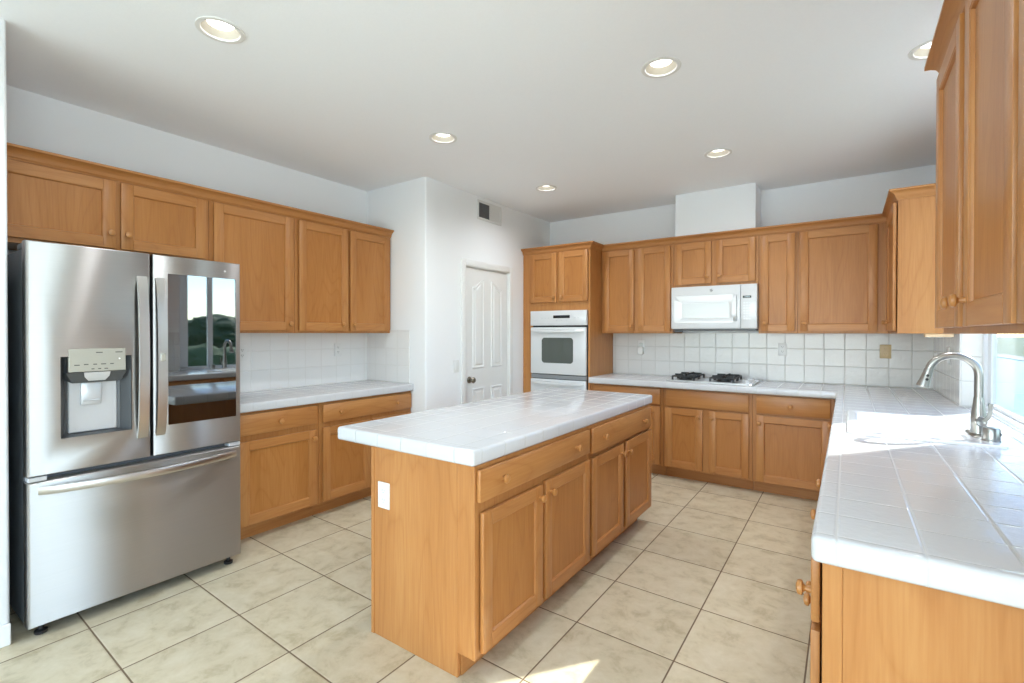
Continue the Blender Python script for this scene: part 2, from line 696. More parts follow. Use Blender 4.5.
WY0, WY1, WZ0, WZ1 = 2.42, 4.03, 0.915, 2.40
CT_UNDER = 0.850
XW = XR + 0.15
box(bm, XR, XW, 0.95, WY0, 0, H)
struct('wall_right', bm, M_wall)
for nm, y0, y1, z0, z1 in (('wall_right_far', WY1, YB, 0, H), ('wall_right_header', WY0, WY1, WZ1, H), ('wall_right_sill', WY0, WY1, 0, CT_UNDER)):
    bm = NB()
    box(bm, XR, XW, y0, y1, z0, z1)
    struct(nm, bm, M_wall)
bm = NB()
box(bm, -1.401, -0.683, 4.831, YB, 2.25, H, 0.004)
struct('wall_duct_chase', bm, M_wall, 'white boxed duct chase above the microwave cabinets')
bm = NB()
box(bm, -6.6, -3.013, 0.33, 0.47, -0.06, H + 0.06, 0.014, 3)
struct('wall_stub', bm, M_wall)
bm = NB()
box(bm, -3.30, -2.999, 0.316, 0.33, 0, 0.095, 0.004)
box(bm, -3.013, -2.999, 0.33, 0.47, 0, 0.095, 0.004)
struct('baseboard_stub', bm, M_trim)
# the open plan room behind the camera
bm = NB()
box(bm, -6.6, -3.9, -4.13, -4.0, 0, H)
box(bm, 0.7, 3.1, -4.13, -4.0, 0, H)
box(bm, -3.9, 0.7, -4.13, -4.0, 2.42, H)
box(bm, -3.9, 0.7, -4.13, -4.0, 0, 0.1)
struct('wall_rear', bm, M_wall)
bm = NB()
box(bm, -6.73, -6.6, -4.13, -3.5, 0, H)
box(bm, -6.73, -6.6, -1.1, 0.47, 0, H)
box(bm, -6.73, -6.6, -3.5, -1.1, 2.1, H)
struct('wall_family_room', bm, M_wall)
bm = NB()
box(bm, 3.0, 3.13, -4.13, -2.0, 0, H)
box(bm, 3.0, 3.13, 0.8, 1.1, 0, H)
box(bm, 3.0, 3.13, -2.0, 0.8, 2.45, H)
box(bm, 3.0, 3.13, -2.0, 0.8, 0, 0.15)
struct('wall_nook', bm, M_wall)
bm = NB()
box(bm, XW, 3.13, 0.95, 1.08, 0, H)
struct('wall_nook_side', bm, M_wall)

# ------------------------------------------------------------------ tiled splashbacks
bm = NB()
box(bm, -2.18, XR, YB - 0.008, YB, 0.915, 1.372)
struct('wall_back_tile', bm, M_splash_back, 'white square tile backsplash on the back wall')
bm = NB()
box(bm, XR - 0.008, XR, WY1, YB - 0.008, 0.915, 1.372)
box(bm, XR, XW - 0.04, WY1 - 0.008, WY1, 0.915, WZ1)
box(bm, XR - 0.008, XR, 1.27, WY0, 0.915, 1.372)
struct('wall_right_tile', bm, M_splash_side, 'white square tile on the right wall and window reveal')
bm = NB()
box(bm, XL, XL + 0.008, 1.44, YA - 0.008, 0.915, 1.40)
box(bm, XL, -3.214, YA - 0.010, YA, 0.915, 1.395, 0.003)
struct('wall_left_tile', bm, M_splash_left, 'white square tile above the left counter')

# ------------------------------------------------------------------ window over the sink
FX0, FX1 = 0.672, 0.718
bm = NB()
fw = 0.045
box(bm, FX0, FX1, WY0, WY0 + fw, WZ0, WZ1, 0.004)
box(bm, FX0, FX1, WY1 - 0.008 - fw, WY1 - 0.008, WZ0, WZ1, 0.004)
box(bm, FX0, FX1, WY0 + fw, WY1 - 0.008 - fw, WZ1 - fw, WZ1, 0.004)
box(bm, FX0 - 0.012, FX1, WY0 + fw, WY1 - 0.008 - fw, WZ0, WZ0 + 0.022, 0.003)
win = struct('window_1', bm, M_glass_frame, 'white framed sliding window over the sink')
bm = NB()
MY = 2.80
box(bm, FX0 + 0.006, FX1 - 0.006, MY - 0.03, MY + 0.03, WZ0 + 0.022, WZ1 - fw, 0.004)
sw = 0.085
for y0, y1, xa, xb in ((WY0 + fw, MY - 0.03, FX0 + 0.006, FX0 + 0.026), (MY + 0.03, WY1 - 0.008 - fw, FX0 + 0.016, FX1 - 0.006)):
    if y0 < MY:
        box(bm, xa, xb, y0, y0 + sw, WZ0 + 0.022, WZ1 - fw, 0.003)
    else:
        box(bm, xa, xb, y1 - sw, y1, WZ0 + 0.022, WZ1 - fw, 0.003)
    box(bm, xa, xb, y0 + 0.002, y1 - 0.002, WZ0 + 0.022, WZ0 + 0.040, 0.003)
    box(bm, xa, xb, y0 + 0.002, y1 - 0.002, WZ1 - fw - 0.04, WZ1 - fw, 0.003)
ob('sash', bm, M_glass_frame, win)
for y0, y1 in ((WY0 + fw, MY - 0.03), (MY + 0.03, WY1 - 0.008 - fw)):
    bm = NB()
    x = FX0 + 0.02
    box(bm, x, x + 0.005, y0, y1, WZ0 + 0.022, WZ1 - fw)
    ob('pane', bm, M_glass, win)

# ------------------------------------------------------------------ pantry door
bm = NB()
XD = XP - 0.010
# slab with four raised panels, two upper ones with arched tops
box(bm, XD - 0.035, XD, DY0 + 0.022, DY1 - 0.022, 0.008, DZ - 0.022, 0.002)


def raised(bm, y0, y1, z0, z1, zin=None):
    """Moulded panel on the door face; zin = z of the inner upper corner when the top slopes."""
    def poly(k, x):
        a, b2, c, d = y0 + k, y1 - k, z0 + k, z1 - k
        if zin is None:
            return [(x, a, c), (x, b2, c), (x, b2, d), (x, a, d)]
        n = 7
        pts = [(x, a, c), (x, b2, c)]
        tops = []
        for i in range(n):
            t = i / (n - 1)
            yy = b2 + (a - b2) * t
            s = t if zin[0] == 'low_right' else 1 - t
            e = s * s * (3 - 2 * s)
            tops.append((x, yy, d - (z1 - zin[1]) * (1 - e)))
        return pts + tops
    loops(bm, [poly(-0.004, XD - 0.001), poly(0.004, XD + 0.0075), poly(0.010, XD + 0.0075), poly(0.020, XD + 0.0012), poly(0.028, XD + 0.0012),
               poly(0.044, XD + 0.0085)], True, True)


raised(bm, 3.665, 3.845, 1.02, 1.90, ('low_left', 1.82))
raised(bm, 3.965, 4.145, 1.02, 1.90, ('low_right', 1.82))
raised(bm, 3.665, 3.845, 0.20, 0.82)
raised(bm, 3.965, 4.145, 0.20, 0.82)
door = struct('door_1', bm, M_door, 'white moulded panel pantry door', angle=20)
bm = NB()
lathe(bm, (XD, 3.612, 0.91), (1, 0, 0), [(0.032, -0.002), (0.032, 0.005), (0.026, 0.010), (0.012, 0.013), (0.011, 0.03),
                                         (0.020, 0.038), (0.028, 0.048), (0.029, 0.058), (0.022, 0.068), (0.0, 0.071)], 20)
ob('door_knob', bm, M_brass, door)
bm = NB()
cw = 0.062
for y0, y1, z0, z1 in ((DY0 - cw + 0.012, DY0 + 0.012, 0, DZ + cw - 0.012), (DY1 - 0.012, DY1 + cw - 0.012, 0, DZ + cw - 0.012),
                       (DY0 + 0.012, DY1 - 0.012, DZ - 0.012, DZ + cw - 0.012)):
    box(bm, XP, XP + 0.016, y0, y1, z0, z1, 0.005, 2)
for y0, y1, z0, z1 in ((DY0, DY0 + 0.02, 0, DZ), (DY1 - 0.02, DY1, 0, DZ), (DY0 + 0.02, DY1 - 0.02, DZ - 0.02, DZ)):
    box(bm, XP - TH, XP + 0.001, y0, y1, z0, z1)
struct('trim_1', bm, M_trim, 'white casing round the pantry door')


# ------------------------------------------------------------------ cabinets
def shaker(F, a0, a1, z0, z1, w0=0.005, t=0.019, st=0.058):
    """Recessed-panel door: stiles, rails, bead and panel in one mesh."""
    bm = NB()
    w1 = w0 + t
    F.box(bm, a0, a0 + st, z0, z1, w0, w1, 0.0025, 2, 0)
    F.box(bm, a1 - st, a1, z0, z1, w0, w1, 0.0025, 2, 0)
    F.box(bm, a0 + st, a1 - st, z1 - st, z1, w0, w1 - 0.0002, 0.0015, 1, 1)
    F.box(bm, a0 + st, a1 - st, z0, z0 + st, w0, w1 - 0.0002, 0.0015, 1, 1)
    F.box(bm, a0 + st - 0.004, a1 - st + 0.004, z0 + st - 0.004, z1 - st + 0.004, w0 + 0.002, w1 - 0.0105, 0, 1, 2)
    b0, b1, c0, c1 = a0 + st, a1 - st, z0 + st, z1 - st
    wi, wo, k = w1 - 0.0106, w1 - 0.0015, 0.007
    ring = lambda d, w: [F.pt(b0 + d, c0 + d, w), F.pt(b1 - d, c0 + d, w), F.pt(b1 - d, c1 - d, w), F.pt(b0 + d, c1 - d, w)]
    vs_ = [[bm.verts.new(p) for p in r] for r in (ring(-0.001, wi - 0.002), ring(-0.001, wo), ring(k * 0.35, wo - 0.001), ring(k, wi), ring(k, wi - 0.002))]
    for r0, r1 in zip(vs_, vs_[1:] + vs_[:1]):
        for i in range(4):
            j = (i + 1) % 4
            f = bm.faces.new((r0[i], r0[j], r1[j], r1[i]))
            f.material_index = 1 if i in (0, 2) else 0
    return bm


def drawer_front(F, a0, a1, z0, z1, w0=0.005, t=0.019):
    bm = NB()
    F.box(bm, a0, a1, z0, z1, w0, w0 + t, 0.005, 2, 0)
    return bm


KNOB = [(0.0085, 0.0), (0.0075, 0.006), (0.0065, 0.012), (0.009, 0.016), (0.0168, 0.019), (0.0180, 0.023),
        (0.0160, 0.029), (0.009, 0.032), (0.0, 0.033)]


def add_knob(F, a, z, parent, w=0.0238):
    bm = NB()
    lathe(bm, F.pt(a, z, w), F.normal, KNOB, 18)
    return ob('knob', bm, M_knob, parent)


def wmats(F):
    return [W['z'], W['y' if F.axis == 'y' else 'x'], W['p']]


def cabinet(name, label, F, a0, a1, z0, z1, depth, doors=(), drawers=(), group=None, toe=False, body=None, frame=True, cat='cabinet'):
    mid = F.pt((a0 + a1) / 2, 0 if toe else z0, -depth / 2)
    t = thing(name, label, cat, mid, group)
    bm = NB()
    if body:
        body(bm)
    else:
        F.box(bm, a0 + 0.001, a1 - 0.001, z0, z1, -depth, -0.019, 0.001)
    ob('body', bm, wmats(F), t)
    if frame:
        bm = NB()
        if frame is True:
            F.box(bm, a0 + 0.001, a1 - 0.001, z0, z1, -0.019, 0.0, 0.001)
        else:
            frame(bm)
        ob('face_frame', bm, wmats(F), t)
    if toe:
        bm = NB()
        F.box(bm, a0 + 0.001, a1 - 0.001, 0.0, z0, -0.10, -0.082)
        ob('toe_kick', bm, wmats(F)[1::-1], t)
    for d0, d1, e0, e1, kn in doors:
        d = ob('door', shaker(F, d0, d1, e0, e1), wmats(F), t)
        for ka, kz in kn:
            add_knob(F, ka, kz, d)
    for d0, d1, e0, e1, kn in drawers:
        d = ob('drawer', drawer_front(F, d0, d1, e0, e1), wmats(F)[1::-1], t)
        for ka, kz in kn:
            add_knob(F, ka, kz, d)
    return t


UZ0, UZ1 = 1.366, 2.285
DB, DT = 1.385, 2.235        # upper doors
CZ = 0.853                   # underside of the counters

# left wall uppers
FLU = Face('y', -3.47, 1)
LD = 0.33
G = 'upper cabinets on the left wall'
cabinet('wall_cabinet', 'short maple two-door cabinet above the refrigerator', FLU, 0.472, 1.47, 1.825, UZ1, LD,
        [(0.476, 0.972, 1.85, DT, [(0.945, 1.935)]), (0.995, 1.446, 1.85, DT, [(1.025, 1.935)])], group=G)
cabinet('wall_cabinet', 'maple single-door wall cabinet just right of the refrigerator top', FLU, 1.47, 2.072, UZ0, UZ1, LD,
        [(1.494, 2.046, DB, DT, [(2.018, 1.436)])], group=G)
cabinet('wall_cabinet', 'maple double-door wall cabinet against the white pantry wall above the left counter', FLU, 2.072, YA - 0.002, UZ0, UZ1, LD,
        [(2.098, 2.537, DB, DT, [(2.48, 1.437)]), (2.562, 2.986, DB, DT, [(2.592, 1.438)])], group=G)

# left wall base
FLB = Face('y', -3.20, 1)
G = 'base cabinets on the left wall'
cabinet('base_cabinet', 'maple base cabinet with one drawer and one door beside the refrigerator', FLB, 1.46, 2.096, 0.10, CZ, 0.59,
        [(1.525, 2.068, 0.118, 0.662, [(2.040, 0.602)])], [(1.525, 2.070, 0.703, 0.838, [(1.79, 0.767)])], group=G, toe=True)
cabinet('base_cabinet', 'maple base cabinet with a wide two-knob drawer next to the white pantry wall', FLB, 2.096, YA - 0.002, 0.10, CZ, 0.59,
        [(2.122, 2.552, 0.120, 0.666, [(2.522, 0.604)]), (2.576, 2.995, 0.120, 0.666, [(2.606, 0.604)])],
        [(2.122, 2.998, 0.702, 0.838, [(2.265, 0.767), (2.828, 0.767)])], group=G, toe=True)

# tall oven cabinet
FT = Face('x', 4.55, -1)
TD = YB - 4.55 - 0.002
TX0, TX1 = -3.013, -2.184
OX0, OX1 = -2.885, -2.212


def tall_body(bm):
    FT.box(bm, TX0, TX0 + 0.11, 0.10, UZ1, -TD, -0.019)
    FT.box(bm, TX1 - 0.022, TX1, 0.0, UZ1, -TD, 0.0, 0.001)
    FT.box(bm, TX0 + 0.11, TX1 - 0.022, 1.615, UZ1, -TD, -0.019)
    FT.box(bm, TX0 + 0.11, TX1 - 0.022, 0.10, 0.42, -TD, -0.019)
    FT.box(bm, TX0 + 0.11, TX1 - 0.022, 0.42, 1.615, -TD, -TD + 0.012)


def tall_frame(bm):
    FT.box(bm, TX0, OX0, 0.0, UZ1, -0.019, 0.0, 0.001)
    FT.box(bm, OX0, TX1 - 0.022, 1.606, UZ1, -0.019, 0.0, 0.0)
    FT.box(bm, OX0, TX1 - 0.022, 0.10, 0.43, -0.019, 0.0, 0.0)


cabinet('oven_cabinet', 'tall maple cabinet housing the white wall oven', FT, TX0, TX1, 0.10, UZ1, TD,
        [(-2.912, -2.572, 1.703, DT, [(-2.602, 1.755)]), (-2.538, -2.204, 1.703, DT, [(-2.508, 1.755)])],
        [(-2.885, -2.215, 0.13, 0.40, [(-2.55, 0.27)])], body=tall_body, frame=tall_frame)

# back wall uppers
FBU = Face('x', 4.82, -1)
BD = YB - 4.82 - 0.010
G = 'upper cabinets on the back wall'
cabinet('wall_cabinet', 'maple double-door wall cabinet between the oven cabinet and the microwave', FBU, TX1 + 0.001, -1.412, UZ0, UZ1, BD,
        [(-2.144, -1.812, DB, DT, [(-1.838, 1.442)]), (-1.766, -1.436, DB, DT, [(-1.738, 1.442)])], group=G)
cabinet('wall_cabinet', 'short maple double-door cabinet directly above the microwave', FBU, -1.412, -0.656, 1.815, UZ1, BD,
        [(-1.386, -1.056, 1.838, DT, [(-1.092, 1.902)]), (-1.016, -0.679, 1.838, DT, [(-0.980, 1.902)])], group=G)
cabinet('wall_cabinet', 'narrow maple single-door wall cabinet just right of the microwave', FBU, -0.656, -0.352, UZ0, UZ1, BD,
        [(-0.636, -0.372, DB, DT, [(-0.604, 1.455)])], group=G)
cabinet('wall_cabinet', 'wide maple single-door wall cabinet in the corner above the tan outlet', FBU, -0.352, 0.268, UZ0, UZ1, BD,
        [(-0.334, 0.196, DB, DT, [(-0.302, 1.455)])], group=G)

# right wall uppers
FRU = Face('y', 0.270, -1)
RD = XR - 0.270 - 0.002
G = 'upper cabinets on the right wall'
cabinet('wall_cabinet', 'maple wall cabinet on the right wall with its pale end panel facing the sink', FRU, 4.05, 5.136, UZ0, UZ1, RD,
        [(4.075, 4.70, DB, DT, [(4.62, 1.45)])], group=G)
nearcab = cabinet('wall_cabinet', 'nearest maple wall cabinet hanging over the right counter at the picture edge', FRU, 1.243, 2.195, UZ0, UZ1, RD,
                  [(1.77, 2.185, DB, DT, [(1.802, 1.452)]), (1.248, 1.700, DB, DT, [(1.668, 1.452)])], group=G)
cabinet('wall_cabinet', 'sliver of maple wall cabinet at the right picture edge past the dark gap', FRU, 0.90, 1.229, UZ0, UZ1, RD,
        [(0.915, 1.214, DB, DT, [])], group=G)
bm = NB()
box(bm, 0.262, 0.280, 1.2335, 1.2425, 1.455, 1.50, 0.002)
h_ = ob('hinge', bm, M_brass, nearcab)
h_['label'] = 'small metal door hinge'

# back wall base
FBB = Face('x', 4.56, -1)
BBD = YB - 4.56 - 0.010
G = 'base cabinets along the back wall'
cabinet('base_cabinet', 'maple back wall base cabinet beside the oven cabinet, partly behind the island', FBB, TX1 + 0.001, -1.425, 0.10, CZ, BBD,
        [(-2.14, -1.80, 0.120, 0.672, [(-1.83, 0.608)]), (-1.776, -1.452, 0.120, 0.672, [(-1.746, 0.608)])],
        [(-2.14, -1.452, 0.690, 0.838, [(-1.796, 0.764)])], group=G, toe=True)
cabinet('base_cabinet', 'maple two-door base cabinet with a knobless false drawer under the cooktop', FBB, -1.425, -0.662, 0.10, CZ, BBD,
        [(-1.402, -1.068, 0.120, 0.672, [(-1.098, 0.608)]), (-1.016, -0.688, 0.120, 0.672, [(-0.990, 0.608)])],
        [(-1.396, -0.690, 0.688, 0.838, [])], group=G, toe=True)
cabinet('base_cabinet', 'maple one-drawer one-door base cabinet right of the cooktop at the inner corner', FBB, -0.662, -0.078, 0.10, CZ, BBD,
        [(-0.632, -0.104, 0.112, 0.672, [(-0.608, 0.606)])], [(-0.632, -0.106, 0.690, 0.842, [(-0.380, 0.765)])], group=G, toe=True)

# right wall base (fronts seen edge-on)
FRB = Face('y', -0.044, -1)
RBD = XR + 0.044 - 0.012
G = 'base cabinets under the right counter'
Y0 = 1.295


def end_body(bm):
    FRB.box(bm, Y0 + 0.012, 1.98, 0.10, CZ, -RBD, -0.019)


rc = cabinet('base_cabinet', 'maple base cabinet with a wide end panel at the near end of the right counter', FRB, Y0 + 0.012, 1.98, 0.10, CZ, RBD,
             [(1.325, 1.645, 0.120, 0.672, [(1.615, 0.604)]), (1.665, 1.955, 0.120, 0.672, [(1.695, 0.604)])],
             [(1.325, 1.955, 0.690, 0.838, [(1.355, 0.752), (1.925, 0.752)])], group=G, toe=True, body=end_body)
bm = NB()
box(bm, -0.006, XR - 0.010, Y0, Y0 + 0.012, 0, CZ, 0.001)
box(bm, -0.044, -0.006, Y0 - 0.003, Y0 + 0.012, 0.10, CZ, 0.0015)
ob('end_panel', bm, wmats(FRB), rc)


def sink_body(bm):
    FRB.box(bm, 1.981, 2.595, 0.10, CZ, -RBD, -0.019)
    FRB.box(bm, 2.60, 2.615, 0.10, CZ, -RBD, -0.019)
    FRB.box(bm, 3.445, 3.46, 0.10, CZ, -RBD, -0.019)
    FRB.box(bm, 2.615, 3.445, 0.10, 0.118, -RBD, -0.019)


cabinet('sink_base_cabinet', 'maple sink base cabinet below the white sink, seen edge-on', FRB, 1.981, 3.46, 0.10, CZ, RBD,
        [(2.005, 2.58, 0.120, 0.672, [(2.55, 0.604)]), (2.625, 3.02, 0.120, 0.672, [(2.99, 0.604)]), (3.045, 3.44, 0.120, 0.672, [(3.075, 0.604)])],
        [(2.005, 2.58, 0.690, 0.838, [(2.29, 0.764)]), (2.625, 3.44, 0.690, 0.838, [])], toe=True, body=sink_body, group=G)
cabinet('base_cabinet', 'maple blind corner base cabinet beyond the sink, seen edge-on', FRB, 3.461, 5.13, 0.10, CZ, RBD,
        [(3.485, 3.97, 0.120, 0.672, [(3.94, 0.604)])], [(3.485, 3.97, 0.690, 0.838, [(3.73, 0.764)])], toe=True, group=G)

# crown mouldings
CROWN = [(0.0008, 2.243), (0.005, 2.243), (0.007, 2.250), (0.013, 2.256), (0.015, 2.266), (0.022, 2.280), (0.034, 2.290), (0.042, 2.294),
         (0.050, 2.298), (0.050, 2.310), (0.0008, 2.310)]


def crown(label, pts, mats):
    bm = NB()
    mitred(bm, pts, CROWN)
    o = ob('crown_molding', bm, mats, angle=25)
    tag(o, label, 'molding', 'maple crown moldings on the wall cabinets')


crown('maple crown molding along the top of the left wall cabinets', [(-3.47, 0.475), (-3.47, YA - 0.001)], W['y'])
crown('maple crown molding stepping from the oven cabinet along the back wall to the right corner',
      [(TX0, 4.55), (TX1, 4.55), (TX1, 4.82), (0.270, 4.82), (0.270, 4.05), (XR - 0.002, 4.05)], W['x'])
crown('maple crown molding on top of the nearest right wall cabinets', [(XR - 0.002, 2.195), (0.270, 2.195), (0.270, 0.90)], W['y'])

# ------------------------------------------------------------------ island
FI = Face('y', -1.175, 1)
IX0, IY0, IY1 = -1.776, 1.435, 3.435
G = 'cabinets of the kitchen island'


def isl_body(bm):
    FI.box(bm, IY0 + 0.019, 2.419, 0.10, 0.852, -0.585, -0.019)
    FI.box(bm, IY0 + 0.019, 2.419, 0.0, 0.10, -0.585, -0.11)


i1 = cabinet('island_cabinet', 'near half of the maple island, with the wide end panel and outlet', FI, IY0 + 0.019, 2.42, 0.10, 0.852, 0.60,
             [(1.462, 1.906, 0.120, 0.668, [(1.876, 0.614)]), (1.932, 2.402, 0.120, 0.674, [(1.975, 0.617)])],
             [(1.442, 2.402, 0.712, 0.838, [(1.585, 0.777), (2.238, 0.774)])], group=G, toe=True, body=isl_body)
bm = NB()
box(bm, IX0 + 0.006, -1.262, IY0, IY0 + 0.018, 0, 0.852, 0.001)
box(bm, -1.262, -1.190, IY0, IY0 + 0.018, 0.10, 0.852, 0.001)
box(bm, -1.190, -1.172, IY0 - 0.003, IY0 + 0.019, 0.10, 0.852, 0.0015)
box(bm, IX0 - 0.004, IX0 + 0.016, IY0 - 0.004, IY0 + 0.018, 0, 0.852, 0.0015)
ob('end_panel', bm, wmats(FI), i1)


def isl_body2(bm):
    FI.box(bm, 2.421, IY1 - 0.019, 0.10, 0.852, -0.585, -0.019)
    FI.box(bm, 2.421, IY1 - 0.10, 0.0, 0.10, -0.585, -0.11)
    FI.box(bm, IY1 - 0.019, IY1, 0.10, 0.852, -0.585, -0.001)


cabinet('island_cabinet', 'far half of the maple island, nearer the cooktop', FI, 2.42, IY1 - 0.019, 0.10, 0.852, 0.60,
        [(2.438, 2.886, 0.124, 0.672, [(2.858, 0.616)]), (2.934, 3.410, 0.124, 0.676, [(2.962, 0.610)])],
        [(2.438, 3.396, 0.696, 0.838, [(2.578, 0.771), (3.234, 0.764)])], group=G, toe=True, body=isl_body2)


# ------------------------------------------------------------------ counters
def slab(xs, ys, keep, z0, z1, bev, free_edge, seg=3):
    bm = NB()
    vt, vb = {}, {}

    def g(d, i, j, z):
        if (i, j) not in d:
            d[(i, j)] = bm.verts.new((xs[i], ys[j], z))
        return d[(i, j)]
    K = lambda i, j: 0 <= i < len(xs) - 1 and 0 <= j < len(ys) - 1 and keep((xs[i] + xs[i + 1]) / 2, (ys[j] + ys[j + 1]) / 2)
    for i in range(len(xs) - 1):
        for j in range(len(ys) - 1):
            if not K(i, j):
                continue
            bm.faces.new((g(vt, i, j, z1), g(vt, i + 1, j, z1), g(vt, i + 1, j + 1, z1), g(vt, i, j + 1, z1)))
            bm.faces.new((g(vb, i, j, z0), g(vb, i, j + 1, z0), g(vb, i + 1, j + 1, z0), g(vb, i + 1, j, z0)))
            for (di, dj), (p, q) in (((-1, 0), ((i, j), (i, j + 1))), ((1, 0), ((i + 1, j), (i + 1, j + 1))),
                                     ((0, -1), ((i, j), (i + 1, j))), ((0, 1), ((i, j + 1), (i + 1, j + 1)))):
                if not K(i + di, j + dj):
                    bm.faces.new((g(vb, *p, z0), g(vb, *q, z0), g(vt, *q, z1), g(vt, *p, z1)))
    bmesh.ops.recalc_face_normals(bm, faces=bm.faces[:])
    bm.normal_update()
    es = []
    for e in bm.edges:
        if len(e.link_faces) == 2 and e.calc_face_angle(0) > 1.0:
            m = (e.verts[0].co + e.verts[1].co) / 2
            if free_edge(m.x, m.y):
                es.append(e)
    bmesh.ops.bevel(bm, geom=es, offset=bev, segments=seg, profile=0.5, affect='EDGES', clamp_overlap=True)
    return bm


CT = 0.9147
bm = slab([-1.167 - 0.85, -1.167], [1.418, 3.480], lambda x, y: True, 0.853, CT + 0.002, 0.013, lambda x, y: True)
o = ob('countertop', bm, M_island_top, angle=50)
tag(o, 'white tiled countertop overhanging the maple island', 'countertop', 'white tiled countertops')
bm = slab([XL, -3.162], [1.44, YA], lambda x, y: True, CZ + 0.001, CT, 0.012, lambda x, y: x > -3.2)
o = ob('countertop', bm, M_counter, angle=50)
tag(o, 'white tiled countertop on the left wall beside the refrigerator', 'countertop', 'white tiled countertops')
SX0, SX1, SY0, SY1 = 0.0, 0.525, 2.635, 3.40
bm = slab([-2.182, -0.065, SX0 + 0.025, 0.435, XR, FX0 - 0.014], [1.265, WY0 + 0.002, SY0 + 0.03, SY1 - 0.03, WY1 - 0.010, 4.50, YB - 0.009],
          lambda x, y: ((x > -0.065 and x < XR - 0.001) or (y > 4.50 and x < XR) or (x > XR and WY0 < y < WY1 - 0.01)) and not
          (SX0 + 0.025 < x < 0.435 and SY0 + 0.03 < y < SY1 - 0.03),
          CZ + 0.001, CT, 0.013,
          lambda x, y: (abs(x + 0.065) < 0.005 and y < 4.505) or abs(y - 1.265) < 0.005 or (abs(y - 4.50) < 0.005 and x < -0.06))
o = ob('countertop', bm, M_counter, angle=50)
tag(o, 'white tiled L-shaped countertop carrying the sink and cooktop', 'countertop', 'white tiled countertops')

# ------------------------------------------------------------------ sink
t = thing('kitchen_sink', 'white enamel drop-in sink below the window', 'sink', ((SX0 + SX1) / 2, (SY0 + SY1) / 2, CT))
bx0, bx1, by0, by1 = 0.045, 0.405, 2.69, 3.34
R3 = lambda x0, x1, y0, y1, r, z: [(x, y, z) for x, y in rrect(x0, x1, y0, y1, r, 8)]
zr = CT + 0.012
bm = NB()
loops(bm, [R3(SX0, SX1, SY0, SY1, 0.045, CT + 0.0005), R3(SX0 + 0.002, SX1 - 0.002, SY0 + 0.002, SY1 - 0.002, 0.045, zr - 0.004),
           R3(SX0 + 0.008, SX1 - 0.008, SY0 + 0.008, SY1 - 0.008, 0.042, zr),
           R3(bx0 - 0.010, bx1 + 0.010, by0 - 0.010, by1 + 0.010, 0.075, zr), R3(bx0, bx1, by0, by1, 0.07, zr - 0.006),
           R3(bx0 + 0.006, bx1 - 0.006, by0 + 0.006, by1 - 0.006, 0.068, zr - 0.03),
           R3(bx0 + 0.014, bx1 - 0.014, by0 + 0.014, by1 - 0.014, 0.066, zr - 0.17),
           R3(bx0 + 0.030, bx1 - 0.030, by0 + 0.030, by1 - 0.030, 0.06, zr - 0.195),
           R3(bx0 + 0.060, bx1 - 0.060, by0 + 0.060, by1 - 0.060, 0.05, zr - 0.20)], False, True)
for f in bm.faces:
    pass
ob('basin', bm, M_sink, t, angle=28)
bm = NB()
lathe(bm, (0.225, 3.01, zr - 0.2005), (0, 0, 1), [(0.045, 0), (0.045, 0.003), (0.038, 0.004), (0.034, 0.001), (0.0, 0.001)], 24)
ob('drain', bm, M_nickel, t)

# ------------------------------------------------------------------ faucet
fx, fy, fz = 0.470, 2.875, zr
t = thing('faucet', 'brushed nickel gooseneck faucet with pull-down spray behind the sink', 'faucet', (fx, fy, fz))
bm = NB()
loops(bm, [R3(fx - 0.032, fx + 0.032, fy - 0.10, fy + 0.10, 0.031, fz), R3(fx - 0.032, fx + 0.032, fy - 0.10, fy + 0.10, 0.031, fz + 0.004),
           R3(fx - 0.028, fx + 0.028, fy - 0.096, fy + 0.096, 0.027, fz + 0.008)])
ob('base_plate', bm, M_nickel, t)
bm = NB()
lathe(bm, (fx, fy, fz + 0.008), (0, 0, 1), [(0.028, 0), (0.0265, 0.01), (0.026, 0.045), (0.0265, 0.065), (0.0245, 0.085), (0.0195, 0.125), (0.0165, 0.155)], 24)
ob('body', bm, M_nickel, t)
bm = NB()
zs, ra = 1.185, 0.084
path = [(fx, fy, 1.085), (fx, fy, 1.13)] + [(fx - ra + ra * math.cos(a), fy, zs + ra * math.sin(a)) for a in [math.pi * 0.93 * i / 18 for i in range(19)]]
sweep(bm, path, circle(0.0152, 18), (0, 1, 0))
ob('spout', bm, M_nickel, t, angle=60)
a = math.pi * 0.93
p0 = Vector((fx - ra + ra * math.cos(a), fy, zs + ra * math.sin(a)))
d = Vector((-math.sin(a) , 0, math.cos(a))).normalized()
d = Vector((-0.26, 0, -0.966))
bm = NB()
lathe(bm, p0 - d * 0.004, d, [(0.0160, 0), (0.0172, 0.006), (0.0168, 0.02), (0.0190, 0.045), (0.0235, 0.075), (0.0240, 0.083), (0.021, 0.086), (0.0, 0.084)], 22)
sh = ob('spray_head', bm, M_nickel, t)
bm = NB()
q = p0 + d * 0.046 + Vector((0.004, -0.0185, 0))
lathe(bm, q, (0.1, -1, 0.2), [(0.006, 0), (0.006, 0.003), (0.0, 0.0035)], 10)
q = p0 + d * 0.028 + Vector((0.002, -0.016, 0))
lathe(bm, q, (0.1, -1, 0.2), [(0.006, 0), (0.006, 0.003), (0.0, 0.0035)], 10)
ob('spray_button', bm, M_black, sh)
bm = NB()
hz = fz + 0.062
lathe(bm, (fx + 0.002, fy - 0.014, hz), (0.12, -1, 0), [(0.021, 0), (0.021, 0.014), (0.018, 0.018), (0.015, 0.016), (0.0, 0.016)], 20)
